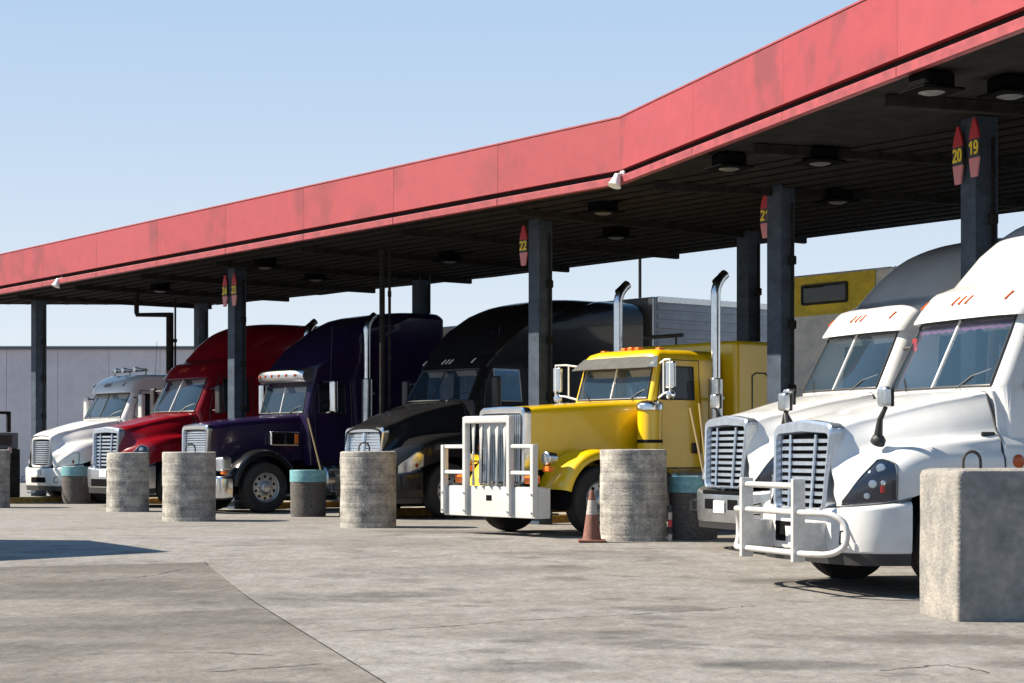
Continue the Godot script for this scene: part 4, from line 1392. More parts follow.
# ---------------------------------------------------------------- trailers
func trailer(label, x, d, th, z0, len, y1, m, kind):
	var a = deg_to_rad(th)
	var t = thing("trailer", label, "trailer", P(x, d), PI * 0.5 + a, "box trailers behind the trucks")
	t.position.y = gy(d)
	var b = MB.new()
	b.rbox(Vector3(-1.3, 1.15, z0), Vector3(1.3, y1, z0 + len), 0.05, 2)
	part(t, "box", b, m)
	var rl = MB.new()
	for y in [1.2, y1 - 0.05]:
		for s in [-1, 1]: rl.box(Vector3(s * 1.305, y, z0 + len * 0.5), Vector3(0.02, 0.12, len - 0.2), 0.004)
	part(t, "rail", rl, M.alu)
	var sl_n = 0
	if kind == "ribbed":
		for i in 16:
			var y = lerp(1.35, y1 - 0.2, i / 15.0)
			var sl = MB.new()
			sl.box(Vector3(-1.305, y, z0 + len * 0.5), Vector3(0.016, 0.12, len - 0.2), 0.006)
			part(t, "side_slat", sl, m)
	else:
		for i in int(len / 1.2):
			var p = MB.new()
			p.box(Vector3(-1.304, (y1 + 1.15) * 0.5, z0 + 0.7 + i * 1.2), Vector3(0.012, y1 - 1.15 - 0.3, 1.16), 0.004)
			part(t, "side_panel", p, m)
	for s in [-1, 1]:
		var po = MB.new()
		po.box(Vector3(s * 1.24, (y1 + 1.15) * 0.5, z0 - 0.012), Vector3(0.13, y1 - 1.2, 0.03), 0.008)
		part(t, "corner_post", po, M.trailer_white if kind != "ribbed" else M.alu)
	if kind == "yellow_front":
		var yp = MB.new()
		var poly = [Vector2(-0.98, 4.26), Vector2(1.17, 4.26), Vector2(1.17, 3.90), Vector2(0.95, 3.58), Vector2(-0.76, 3.58), Vector2(-0.98, 3.90)]
		var f0 = []; var f1 = []
		for q in poly:
			f0.append(Vector3(q.x, q.y, z0 - 0.006)); f1.append(Vector3(q.x, q.y, z0 - 0.03))
		yp.loft([f0, f1], true, false, true)
		var yo = part(t, "bulkhead_panel", yp, M.trailer_yellow)
		var wd = MB.new()
		wd.rbox(Vector3(-0.36, 3.80, z0 - 0.05), Vector3(0.62, 4.08, z0 - 0.025), 0.01, 2)
		part(yo, "vent", wd, M.dark_glass)
		var wf = MB.new()
		wf.ring_frame(round_poly([Vector2(0.66, 3.76), Vector2(0.66, 4.12), Vector2(-0.40, 4.12), Vector2(-0.40, 3.76)], 0.05), round_poly([Vector2(0.61, 3.80), Vector2(0.61, 4.08), Vector2(-0.35, 4.08), Vector2(-0.35, 3.80)], 0.04), z0 - 0.07, z0 - 0.02)
		part(yo, "vent_frame", wf, M.plastic)
	var lg = MB.new()
	for s in [-1, 1]:
		lg.box(Vector3(s * 0.85, 0.68, z0 + 2.6), Vector3(0.12, 1.0, 0.12), 0.01)
		lg.box(Vector3(s * 0.85, 0.17, z0 + 2.6), Vector3(0.26, 0.03, 0.26), 0.005)
	part(t, "landing_gear", lg, M.chassis)
	for z in [z0 + len - 2.6, z0 + len - 1.3]:
		for s in [-1, 1]: wheel(t, s * 1.05, z, false)
	return t

# ---------------------------------------------------------------- canopy
func fascia_run(t, p0, p1, out, cuts, seed_, plain = false):
	# p0, p1: Vector2(x, z) ends, out: outward normal, cuts: panel ends as metres from p0
	var dir = (p1 - p0).normalized()
	var ang = atan2(-dir.y, dir.x)
	var bas = Basis(Vector3.UP, ang)
	for i in cuts.size() - 1:
		var a = cuts[i]; var b = cuts[i + 1]
		var mid = p0 + dir * (a + b) * 0.5 + out * 0.04
		var mb = MB.new()
		mb.box(Vector3(0, 0, 0), Vector3(b - a - 0.002, 0.76, 0.08), 0.003)
		var o = part(t, "fascia_panel", mb, M.beam if plain else M.fascia[(i * 3 + seed_) % 4])
		o.position = Vector3(mid.x, 5.722, mid.y); o.basis = bas
		var tr = MB.new()
		tr.box(Vector3.ZERO, Vector3(b - a - 0.004, 0.12, 0.09), 0.01)
		var q = part(t, "fascia_trim", tr, M.beam if plain else M.fascia_trim)
		var m2 = p0 + dir * (a + b) * 0.5 + out * 0.05
		q.position = Vector3(m2.x, 5.195, m2.y); q.basis = bas
	var l = cuts[cuts.size() - 1] - cuts[0]
	var cap = MB.new()
	cap.box(Vector3.ZERO, Vector3(l, 0.03, 0.12), 0.005)
	var c2 = part(t, "coping", cap, M.fascia_trim)
	var m3 = p0 + dir * (cuts[0] + l * 0.5) + out * 0.03
	c2.position = Vector3(m3.x, 6.121, m3.y); c2.basis = bas

func V2(x, d): return Vector2(x, -d)

func build_canopy():
	var t = thing("fuel_canopy", "long angled canopy with faded red fascia on dark steel columns over the fuel bays", "canopy")
	var K = V2(1.65, 27.1)
	var L = V2(-14.9, 48.92)
	var R = V2(6.58, 11.62)
	var poly = [L, K, R, V2(11.7, 14.21), V2(8.73, 29.43), V2(-0.492, 41.41), V2(-7.92, 49.23)]
	var dk = MB.new()
	dk.prism(poly, 5.155, 6.015)
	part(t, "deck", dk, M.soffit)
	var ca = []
	var da = (L - K).length()
	var na = (L - K).normalized()
	# front run, far side of the bend: 3 m sheets
	var cuts = [0.0]
	while cuts[cuts.size() - 1] + 3.0 < da: cuts.append(cuts[cuts.size() - 1] + 3.0)
	cuts.append(da)
	fascia_run(t, K, L, Vector2(-0.796, 0.605), cuts, 0)
	var db = (R - K).length()
	cuts = [0.0]
	while cuts[cuts.size() - 1] + 2.7 < db: cuts.append(cuts[cuts.size() - 1] + 2.7)
	cuts.append(db)
	fascia_run(t, K, R, Vector2(-0.953, 0.303), cuts, 2)
	for e in [[V2(8.73, 29.43), V2(-0.492, 41.41)], [V2(-0.492, 41.41), V2(-7.92, 49.23)], [V2(-7.92, 49.23), L], [V2(11.7, 14.21), V2(8.73, 29.43)], [R, V2(11.7, 14.21)]]:
		var dd = (e[1] - e[0]).normalized()
		var n = Vector2(dd.y, -dd.x)
		var mid = (e[0] + e[1]) * 0.5
		if n.dot(mid - V2(-2.03, 35.52)) < 0: n = -n
		var dl = (e[1] - e[0]).length()
		fascia_run(t, e[0], e[1], n, [0.0, dl * 0.33, dl * 0.66, dl], 1, true)
	# purlins under the deck
	for i in 12:
		var s = -14.0 + i * 3.4
		var st; var th
		if s >= 0:
			st = K + na * s; th = Vector2(0.796, -0.605)
		else:
			st = K + (R - K).normalized() * -s; th = Vector2(0.953, -0.303)
		var far = st + th * 12.0
		var seg = Geometry2D.intersect_polyline_with_polygon(PackedVector2Array([st + th * 0.2, far]), PackedVector2Array(poly))
		if seg.size() == 0: continue
		var a = seg[0][0]; var b = seg[0][seg[0].size() - 1]
		var d = b - a
		if d.length() < 1.0: continue
		var bm = MB.new()
		bm.box(Vector3.ZERO, Vector3(d.length() - 0.2, 0.14, 0.1), 0.01)
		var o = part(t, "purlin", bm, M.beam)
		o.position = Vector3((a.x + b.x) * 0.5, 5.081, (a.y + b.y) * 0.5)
		o.basis = Basis(Vector3.UP, atan2(-d.y, d.x))
	# folded ribs of the deck sheet
	for i in 26:
		var off = 0.35 + i * 0.42
		var st = K + Vector2(0.796, -0.605) * off - na * 24.0
		var seg = Geometry2D.intersect_polyline_with_polygon(PackedVector2Array([st, st + na * 60.0]), PackedVector2Array(poly))
		if seg.size() == 0: continue
		var a = seg[0][0]; var b = seg[0][seg[0].size() - 1]
		var d = b - a
		if d.length() < 1.0: continue
		var rb = MB.new()
		rb.box(Vector3.ZERO, Vector3(d.length() - 0.3, 0.05, 0.2), 0.02)
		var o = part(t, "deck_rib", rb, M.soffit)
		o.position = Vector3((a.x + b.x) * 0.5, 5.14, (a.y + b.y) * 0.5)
		o.basis = Basis(Vector3.UP, atan2(-d.y, d.x))
	# columns
	for c in [[5.51, 21.82, 20.0, 0.31], [3.98, 27.40, 38.0, 0.29], [0.48, 31.26, 38.0, 0.29], [-5.90, 39.69, 38.0, 0.29], [-12.28, 48.01, 38.0, 0.30], [-2.01, 41.01, 38.0, 0.30], [-8.17, 48.62, 38.0, 0.28], [4.19, 32.78, 38.0, 0.30]]:
		var g = gy(c[1])
		var mb = MB.new()
		var h = 5.155 - g + 0.05
		var w = c[3]
		# wide-flange section: two flanges and a web boxed in by cover plates
		mb.box(Vector3(0, h * 0.5 - 0.05, -w * 0.45), Vector3(w, h, 0.03), 0.006)
		mb.box(Vector3(0, h * 0.5 - 0.05, w * 0.45), Vector3(w, h, 0.03), 0.006)
		mb.box(Vector3(0, h * 0.5 - 0.05, 0), Vector3(w - 0.03, h, w * 0.86), 0.004)
		var o = part(t, "column", mb, M.column)
		o.position = Vector3(c[0], g, -c[1])
		o.rotation.y = PI * 0.5 + deg_to_rad(c[2])
		var fp = MB.new()
		fp.box(Vector3(0, 0.17, 0), Vector3(w + 0.16, 0.03, w + 0.16), 0.005)
		part(o, "base_plate", fp, M.column)
		var cd = MB.new()
		cd.tube([Vector3(-w * 0.5 - 0.03, 0.1, w * 0.2), Vector3(-w * 0.5 - 0.03, h - 0.3, w * 0.2)], 0.022, 6)
		for k in 4: cd.box(Vector3(-w * 0.5 - 0.035, 1.2 + k * 0.95, w * 0.2), Vector3(0.09, 0.13, 0.1), 0.01)
		part(o, "conduit", cd, M.beam)
	return t

func lane_sign(label, pos, th, txt):
	var t = thing("lane_sign", label, "sign", pos, PI * 0.5 + deg_to_rad(th), "lane number signs on the columns")
	# pointed board: red head, dark number band, pale red tail
	var seg = [[0.34, 0.02, 0.22, 0.07, M.sign_red, "head"], [0.22, 0.07, 0.10, 0.10, M.sign_red, "head"], [0.10, 0.10, -0.12, 0.10, M.sign_dark, "band"], [-0.12, 0.10, -0.34, 0.055, M.sign_pink, "tail"]]
	for s in seg:
		var b = MB.new()
		var f = [Vector3(-s[1], s[0], -0.012), Vector3(s[1], s[0], -0.012), Vector3(s[3], s[2], -0.012), Vector3(-s[3], s[2], -0.012)]
		var k = []
		for p in f: k.append(p + Vector3(0, 0, 0.024))
		b.loft([f, k], true, true, true)
		part(t, s[5], b, s[4])
	var tm = TextMesh.new()
	tm.text = txt
	var sf = SystemFont.new()
	sf.font_names = PackedStringArray(["Droid Sans"])
	sf.font_weight = 700
	tm.font = sf
	tm.font_size = 64
	tm.pixel_size = 0.0031
	tm.depth = 0.006
	var o = MeshInstance3D.new()
	o.mesh = tm
	o.name = "number"
	o.material_override = M.sign_yellow
	t.add_child(o, true)
	o.rotation.y = PI
	o.position = Vector3(0, -0.005, -0.016)
	o.scale = Vector3(0.92, 1.1, 1)
	var br = MB.new()
	br.box(Vector3(0.12 if txt in ["23", "19"] else -0.12, -0.1, 0.03), Vector3(0.2, 0.03, 0.03))
	part(t, "bracket", br, M.beam)

func canopy_light(x, d, th):
	var t = thing("canopy_light", "square dark lamp housing with pale flat lens under the canopy deck", "light", Vector3(x, 5.155, -d), deg_to_rad(th), "lamps under the canopy")
	var h = MB.new()
	h.box(Vector3(0, -0.09, 0), Vector3(0.36, 0.18, 0.36), 0.03)
	part(t, "housing", h, M.fixture)
	var r = MB.new()
	r.box(Vector3(0, -0.195, 0), Vector3(0.5, 0.03, 0.5), 0.01)
	part(t, "rim", r, M.fixture)
	var l = MB.new()
	l.lathe([[0.0, -0.235], [0.08, -0.23], [0.14, -0.21]], Vector3.ZERO, Vector3.UP, 20)
	part(t, "lens", l, M.lamp_lens)

func flood_lamp(x, y, d, th, label):
	var t = thing("flood_lamp", label, "light", Vector3(x, y, -d), PI * 0.5 + deg_to_rad(th), "white flood lamps on the fascia")
	t.scale = Vector3.ONE * 0.75
	var a = MB.new()
	a.box(Vector3(0, 0.10, 0.03), Vector3(0.14, 0.14, 0.06), 0.02)
	a.tube([Vector3(0, 0.1, 0.02), Vector3(0, 0.08, -0.08), Vector3(0, 0.0, -0.12)], 0.035, 8)
	part(t, "arm", a, M.lamp_white)
	var b = MB.new()
	b.lathe([[0.0, 0.10], [0.06, 0.09], [0.075, 0.02], [0.10, -0.08], [0.135, -0.16], [0.125, -0.16], [0.0, -0.10]], Vector3(0, 0, -0.13), Vector3(0.0, 0.93, 0.37).normalized(), 20)
	part(t, "shade", b, M.lamp_white)

# ---------------------------------------------------------------- ground
func build_ground():
	var tex = concrete_texture(1024)
	var nb = bump_texture(512, 91, 0.05, 4, 5.0)
	var base = MB.new()
	var rows = []
	for d in [-300.0, -40.0, 0.0, 8.0, 12.0, 16.0, 17.0, 18.0, 19.0, 20.0, 21.0, 22.0, 23.0, 24.0, 25.0, 26.0, 26.5, 30.0, 60.0, 200.0, 900.0]:
		var line = []
		for x in [-900.0, -100.0, -30.0, -10.0, 0.0, 10.0, 30.0, 100.0, 900.0]: line.append(Vector3(x, gy(d) - 0.035, -d))
		rows.append(line)
	base.loft(rows)
	var asphalt = tri_mat(tone_texture(512, lin(0.17, 0.16, 0.15), 92, 0.02, 0.4, 0.1, 0.4, 0.15), 4.0, 0.95)
	var g = structure("ground", base, asphalt, "broad concrete yard in front of and under the fuel bays", "ground")
	var d1 = Vector2(0.261, -0.965)   # along the long joint, towards the viewer (x, depth)
	var d2 = Vector2(0.965, 0.261)
	var O = Vector2(-3.65, 22.0)
	var n1 = FastNoiseLite.new(); n1.seed = 3; n1.frequency = 0.16; n1.fractal_octaves = 4
	var n2 = FastNoiseLite.new(); n2.seed = 8; n2.frequency = 0.55; n2.fractal_octaves = 3
	var n3 = FastNoiseLite.new(); n3.seed = 15; n3.frequency = 0.35; n3.fractal_octaves = 3
	var n4 = FastNoiseLite.new(); n4.seed = 21; n4.frequency = 1.6; n4.fractal_octaves = 2
	var m = StandardMaterial3D.new()
	m.albedo_texture = tex
	m.vertex_color_use_as_albedo = true
	m.roughness = 0.9
	m.uv1_triplanar = true; m.uv1_world_triplanar = true
	m.uv1_scale = Vector3.ONE / 5.7
	m.normal_enabled = true; m.normal_texture = nb; m.normal_scale = 0.3
	var ac = [-26.0, -18.4, -9.2, 0.0, 9.2, 18.4, 27.6]
	var bc = [-46.0, -36.0, -27.0, -18.0, -9.0, 0.0, 10.0, 20.0]
	var spots = [[0.5, 14.2, 1.2, 0.3], [-1.0, 18.3, 0.6, 0.35], [1.45, 16.8, 0.6, 0.55], [3.1, 14.0, 0.9, 0.5], [0.1, 12.2, 0.6, 0.5], [1.9, 12.3, 0.7, 0.6], [3.6, 12.4, 0.8, 0.45], [-0.5, 21.0, 1.6, 0.25], [-3.6, 15.5, 1.8, 0.35], [-4.2, 13.2, 1.5, 0.4], [-2.6, 17.8, 1.8, 0.35], [-4.4, 19.2, 1.5, 0.3], [1.2, 23.0, 1.5, 0.3], [-2.2, 25.6, 2.2, 0.25], [3.4, 19.6, 1.2, 0.5], [-1.3, 28.4, 1.2, 0.4]]
	var drips = {}
	rng.seed = 404
	for i in 260:
		var px = rng.randf_range(-7.0, 5.5); var pd = rng.randf_range(10.0, 30.0)
		var pr = rng.randf_range(0.05, 0.2) * (1.0 if rng.randf() < 0.85 else 2.2)
		for gx in range(int(floor(px - pr)), int(floor(px + pr)) + 1):
			for gd in range(int(floor(pd - pr)), int(floor(pd + pr)) + 1):
				var key = Vector2i(gx, gd)
				if not drips.has(key): drips[key] = []
				drips[key].append([px, pd, pr, rng.randf_range(0.12, 0.4)])
	var tracks = []
	for q in [[2.9, 18.8, 20.5], [2.64, 23.3, 20.1], [-0.3, 27.1, 38.0], [-2.8, 34.0, 39.0], [-6.6, 37.2, 38.0]]:
		for o in [-1.03, 1.03]:
			var th = deg_to_rad(q[2])
			tracks.append([Vector2(q[0] - sin(th) * o, q[1] + cos(th) * o), Vector2(-cos(th), -sin(th))])
	var n5 = FastNoiseLite.new(); n5.seed = 33; n5.frequency = 4.5; n5.fractal_octaves = 2
	for ia in ac.size() - 1:
		for ib in bc.size() - 1:
			var a0 = ac[ia]; var a1 = ac[ia + 1]; var b0 = bc[ib]; var b1 = bc[ib + 1]
			var mid = O + d2 * (a0 + a1) * 0.5 + d1 * (b0 + b1) * 0.5
			var near = mid.y < 32.0
			var step = 0.6 if not near else (0.10 if mid.y < 23.0 else 0.2)
			var na = int((a1 - a0) / step); var nbn = int((b1 - b0) / step)
			var ga = 0.003 if b0 >= -0.01 else 0.0
			var gb = 0.002
			var left = a1 <= 0.01 and b0 >= -0.01
			var va = PackedVector3Array(); var vc = PackedColorArray(); var vn = PackedVector3Array(); var vi = PackedInt32Array()
			var slab = 0.77 if left and a0 > -10 else 1.02
			for i in na + 1:
				for j in nbn + 1:
					var aa = lerp(a0 + (ga if a0 != 0.0 else ga * 1.8), a1 - (ga if a1 != 0.0 else ga * 1.8), float(i) / na)
					var bb = lerp(b0 + gb, b1 - gb, float(j) / nbn)
					var p = O + d2 * aa + d1 * bb
					va.append(Vector3(p.x, gy(p.y), -p.y))
					var sl = (gy(p.y + 0.1) - gy(p.y - 0.1)) / 0.2
					vn.append(Vector3(0, 1, sl).normalized())
					# weathering of the slab: washed pale areas, dark traffic film, oil spots with ragged outlines
					var q1 = n1.get_noise_2d(p.x * 0.55, p.y); var q2 = n2.get_noise_2d(p.x * 0.5, p.y); var q3 = n3.get_noise_2d(p.x * 0.35 + 40, p.y * 1.2); var q4 = n4.get_noise_2d(p.x, p.y)
					var k = slab * (1.0 + 0.11 * q1 + 0.06 * q2 + 0.03 * q4)
					var film = clamp((q3 + 0.10 + q4 * 0.15) * 2.4, 0.0, 1.0)
					k *= 1.0 - film * (0.30 if left else 0.10)
					for s in spots:
						var dd = Vector2((p.x - s[0]) / s[2], (p.y - s[1]) / (s[2] * 0.55)).length() + q2 * 0.5 + q4 * 0.35
						if dd < 1.0: k *= 1.0 - s[3] * 0.8 * clamp((1.0 - dd) * 2.6, 0.0, 1.0)
					if near:
						var q5 = n5.get_noise_2d(p.x * 0.6, p.y)
						k *= 1.0 + 0.10 * q5
						for s in drips.get(Vector2i(int(floor(p.x)), int(floor(p.y))), []):
							var dr = Vector2(p.x - s[0], p.y - s[1]).length() / s[2] + q5 * 0.5
							if dr < 1.0: k *= 1.0 - s[3] * clamp((1.0 - dr) * 4.0, 0.0, 1.0)
						for tr in tracks:
							var rel = p - tr[0]
							if rel.dot(tr[1]) < -1.0: continue
							var off = abs(rel.cross(tr[1]) + 0.25 * sin(rel.dot(tr[1]) * 0.25)) / 0.19 + q2 * 0.6
							if off < 1.0: k *= 1.0 - (0.10 + 0.10 * q3) * clamp((1.0 - off) * 3.0, 0.0, 1.0)
					var wm = 0.02 * q3 + (0.035 if left else 0.0)
					vc.append(Color(0.395 * k * (1 + wm), 0.388 * k, 0.38 * k * (1 - wm * 1.5)))
			for i in na:
				for j in nbn:
					var q = i * (nbn + 1) + j
					vi.append_array(PackedInt32Array([q, q + nbn + 2, q + 1, q, q + nbn + 1, q + nbn + 2]))
			var ar = []
			ar.resize(Mesh.ARRAY_MAX)
			ar[Mesh.ARRAY_VERTEX] = va; ar[Mesh.ARRAY_NORMAL] = vn; ar[Mesh.ARRAY_COLOR] = vc; ar[Mesh.ARRAY_INDEX] = vi
			var me = ArrayMesh.new()
			me.add_surface_from_arrays(Mesh.PRIMITIVE_TRIANGLES, ar)
			part(g, "concrete_slab", me, m)
	# cracks: narrow ragged openings in the slabs, dark inside
	var crack_mat = mat(lin(0.055, 0.05, 0.045), 0.95)
	rng.seed = 77
	for c in [[[-1.42, 14.6], [-0.6, 15.0], [0.1, 15.6], [0.8, 16.0], [1.7, 16.6], [2.3, 17.1]], [[-1.95, 11.9], [-1.55, 12.2], [-1.2, 12.45]], [[2.4, 12.0], [2.9, 12.35], [3.1, 11.8]], [[-4.5, 19.7], [-4.0, 20.3], [-3.7, 21.3]], [[-3.0, 13.0], [-2.2, 13.1], [-1.6, 12.9]]]:
		var cm = MB.new()
		var l = []; var r = []
		for i in c.size() - 1:
			var a = Vector2(c[i][0], c[i][1]); var b = Vector2(c[i + 1][0], c[i + 1][1])
			var nn = int(a.distance_to(b) / 0.07)
			var nrm = (b - a).normalized().orthogonal()
			for k in nn:
				var p = a.lerp(b, float(k) / nn) + nrm * rng.randf_range(-0.03, 0.03)
				var w = rng.randf_range(0.003, 0.014)
				l.append(Vector3(p.x + nrm.x * w, gy(p.y) + 0.004, -p.y - nrm.y * w)); r.append(Vector3(p.x - nrm.x * w, gy(p.y) + 0.004, -p.y + nrm.y * w))
		cm.loft([l, r])
		part(g, "crack", cm, crack_mat)
	return g

func concrete_texture(size):
	var n1 = noise_image(size, 31, 0.01, 5).get_data()
	var n2 = noise_image(size, 32, 0.07, 3).get_data()
	var n3 = noise_image(size, 33, 0.22, 2).get_data()
	var out = PackedByteArray(); out.resize(size * size * 3)
	for i in size * size:
		var a = n1[i] / 255.0 - 0.5
		var b = n2[i] / 255.0 - 0.5
		var c = n3[i] / 255.0
		var k = 1.0 + a * 0.16 + b * 0.14
		if c < 0.28: k *= 0.86
		elif c > 0.72: k *= 1.05
		out[i * 3] = clampi(int(178 * k), 0, 255)
		out[i * 3 + 1] = clampi(int((173 + a * 4) * k), 0, 255)
		out[i * 3 + 2] = clampi(int((167 + a * 10) * k), 0, 255)
	var img = Image.create_from_data(size, size, false, Image.FORMAT_RGB8, out)
	img.generate_mipmaps()
	return ImageTexture.create_from_image(img)

# ---------------------------------------------------------------- props
func bollard(label, x, d, r, h, seed_, loop_at = null):
	rng.seed = seed_
	var t = thing("bollard", label, "bollard", P(x, d), rng.randf() * 6.0, "round concrete bollards at the island ends")
	var mb = MB.new()
	var prof = [[0.0, -0.03], [r * 1.0, -0.03]]
	var y = 0.0
	while y < h - 0.16:
		var st = rng.randf_range(0.05, 0.12)
		var rr = r + rng.randf_range(-0.0025, 0.0025)
		prof.append([rr - 0.002, y]); prof.append([rr, y + 0.008]); prof.append([rr + rng.randf_range(-0.002, 0.002), y + st - 0.008])
		y += st
	prof.append([r - 0.004, y]); prof.append([r, y + 0.012]); prof.append([r, h - 0.025]); prof.append([r - 0.008, h - 0.006]); prof.append([r - 0.03, h]); prof.append([0.0, h + 0.004])
	mb.lathe(prof, Vector3.ZERO, Vector3.UP, 40)
	# chipped, slightly uneven surface
	var n = FastNoiseLite.new(); n.seed = seed_; n.frequency = 2.2; n.fractal_octaves = 3
	for i in mb.v.size():
		var p = mb.v[i]
		var k = n.get_noise_3d(p.x, p.y, p.z)
		var rad = Vector2(p.x, p.z).length()
		if rad > 0.05: mb.v[i] = Vector3(p.x * (1 + k * 0.014 / rad), p.y + k * 0.006, p.z * (1 + k * 0.014 / rad))
	part(t, "body", mb, M.bollard, 45)
	if loop_at != null:
		var l = lift_loop(t, 0.085, h, loop_at)
		l.rotation.y = -t.rotation.y

func lift_loop(t, w, h, off):
	var lp = MB.new()
	var path = [Vector3(-w, -0.03, 0)]
	for i in 9:
		var a = PI * i / 8.0
		path.append(Vector3(-cos(a) * w, 0.06 + sin(a) * w, 0))
	path.append(Vector3(w, -0.03, 0))
	lp.tube(path, 0.013, 8)
	var o = part(t, "lifting_loop", lp, M.rebar)
	o.position = Vector3(0, h, 0) + off
	return o

func concrete_block():
	var c = P(3.72, 15.45)
	var t = thing("concrete_block", "square weathered concrete block with a rusty lifting loop beside the white truck with bull bar", "block", c, 0.0)
	var e1 = Vector3(-0.163, 0, -0.987); var e2 = Vector3(0.987, 0, -0.163)
	var mb = MB.new()
	var h = 1.28; var r = 0.05
	var rings = []
	for q in [[-0.05, 0.012], [0.03, 0.0], [0.45, -0.003], [0.85, 0.002], [h - 0.06, 0.0], [h - 0.02, 0.016], [h, 0.06]]:
		var poly = round_poly([Vector2(q[1], q[1]), Vector2(0.92 - q[1], q[1]), Vector2(0.92 - q[1], 0.86 - q[1]), Vector2(q[1], 0.86 - q[1])], r, 4)
		var ring = []
		for p in poly: ring.append(e2 * p.x + e1 * p.y + Vector3(0, q[0], 0))
		rings.append(ring)
	mb.loft(rings, true, false, true)
	part(t, "body", mb, M.block, 40)
	var l = lift_loop(t, 0.075, h - 0.01, e2 * 0.30 + e1 * 0.4)
	l.scale = Vector3(1, 1.15, 1)

func wash_bin(label, x, d, sticks):
	var t = thing("wash_barrel", label, "barrel", P(x, d), 0.0, "windshield wash barrels on the islands")
	var mb = MB.new()
	mb.lathe([[0.0, 0.0], [0.325, 0.0], [0.335, 0.02], [0.338, 0.3], [0.33, 0.33], [0.338, 0.36], [0.34, 0.66]], Vector3.ZERO, Vector3.UP, 32)
	part(t, "body", mb, M.barrel)
	var rm = MB.new()
	rm.lathe([[0.341, 0.655], [0.348, 0.66], [0.35, 0.87], [0.343, 0.88], [0.325, 0.875], [0.315, 0.80], [0.0, 0.79]], Vector3.ZERO, Vector3.UP, 32)
	part(t, "rim", rm, M.teal)
	for s in sticks:
		var st = MB.new()
		st.tube([s[0], s[1]], 0.016, 7)
		var o = part(t, "squeegee", st, M.squeegee)
		var hd = MB.new()
		hd.box(s[0] + Vector3(0, 0.0, 0), Vector3(0.2, 0.05, 0.04), 0.01)
		part(o, "blade", hd, M.plastic)

func traffic_cone(x, d):
	var t = thing("traffic_cone", "dirty orange traffic cone with pale band beside a round bollard", "cone", P(x, d))
	var b = MB.new()
	b.rbox(Vector3(-0.19, 0.0, -0.19), Vector3(0.19, 0.035, 0.19), 0.012, 2)
	part(t, "base", b, M.cone)
	var c = MB.new()
	c.lathe([[0.14, 0.03], [0.125, 0.06], [0.078, 0.38]], Vector3.ZERO, Vector3.UP, 24)
	part(t, "body", c, M.cone)
	var tip = MB.new()
	tip.lathe([[0.052, 0.57], [0.033, 0.69], [0.026, 0.71], [0.02, 0.71]], Vector3.ZERO, Vector3.UP, 24)
	part(t, "tip", tip, M.cone)
	var w = MB.new()
	w.lathe([[0.0785, 0.378], [0.0525, 0.572]], Vector3.ZERO, Vector3.UP, 24)
	part(t, "reflective_band", w, M.cone_band)

func marker_post(x, d):
	var t = thing("marker_post", "slim red and white banded post against a round bollard", "post", P(x, d))
	var cols = [M.cone_band, M.plastic, M.sign_red, M.cone_band, M.plastic]
	for i in 5:
		var mb = MB.new()
		mb.lathe([[0.0, i * 0.1], [0.03, i * 0.1], [0.03, i * 0.1 + 0.099], [0.0, i * 0.1 + 0.099]], Vector3.ZERO, Vector3.UP, 12)
		part(t, "band", mb, cols[i])

func pump_island(x, d, th, len, label, with_pump):
	# raised kerb between two bays, running back under the canopy
	var a = deg_to_rad(th)
	var t = thing("pump_island", label, "island", P(x, d), PI * 0.5 + a, "kerbed islands between the bays")
	var hw = 0.5
	var poly = []
	for i in 9:
		var w = PI * i / 8.0
		poly.append(Vector2(-cos(w) * hw, hw - sin(w) * hw))
	poly.append(Vector2(hw, len)); poly.append(Vector2(-hw, len))
	var rg = []
	for q in [[-0.25, 0.0], [0.12, 0.0], [0.14, 0.02], [0.14, 0.12]]:
		var ring = []
		for p in poly:
			var c = Vector2(0, clamp(p.y, hw, len - hw))
			var v = p - c
			var pp = c + v * (1.0 - q[1] / hw)
			ring.append(Vector3(pp.x, q[0], pp.y))
		rg.append(ring)
	var k = MB.new()
	k.loft(rg, true)
	part(t, "kerb", k, M.kerb_yellow)
	var top = MB.new()
	top.fan(rg[3], false)
	part(t, "top", top, M.island)
	if with_pump:
		fuel_pump(t.transform * Vector3(0, 0.14, 1.5), t.rotation.y)

func fuel_pump(pos, turn):
	var t = thing("fuel_pump", "dark diesel pump with hanging hoses on the island by the warehouse", "fuel pump", pos, turn)
	var b = MB.new()
	b.rbox(Vector3(-0.33, 0.0, -0.45), Vector3(0.33, 1.15, 0.45), 0.03, 2)
	part(t, "cabinet", b, M.chassis)
	var h = MB.new()
	h.rbox(Vector3(-0.3, 1.15, -0.42), Vector3(0.3, 1.55, 0.42), 0.04, 2)
	part(t, "head", h, M.trim)
	var f = MB.new()
	for s in [-1, 1]: f.box(Vector3(s * 0.302, 1.36, 0), Vector3(0.01, 0.24, 0.5), 0.004)
	part(t, "display", f, M.plastic)
	var ms = MB.new()
	ms.box(Vector3(0, 1.75, 0.3), Vector3(0.09, 0.6, 0.09), 0.01)
	ms.box(Vector3(0, 2.02, 0.05), Vector3(0.07, 0.07, 0.6), 0.01)
	part(t, "hose_mast", ms, M.chassis)
	for s in [-1, 1]:
		var ho = MB.new()
		ho.tube(spline([Vector3(s * 0.03, 2.0, -0.22), Vector3(s * 0.42, 1.5, -0.45), Vector3(s * 0.55, 0.9, -0.42), Vector3(s * 0.5, 0.35, -0.3), Vector3(s * 0.48, 0.6, 0.1), Vector3(s * 0.38, 1.1, 0.15)], 6), 0.022, 7)
		var o = part(t, "hose", ho, M.rubber)
		var nz = MB.new()
		nz.box(Vector3(s * 0.38, 1.12, 0.15), Vector3(0.06, 0.16, 0.1), 0.015)
		part(o, "nozzle", nz, M.alu)

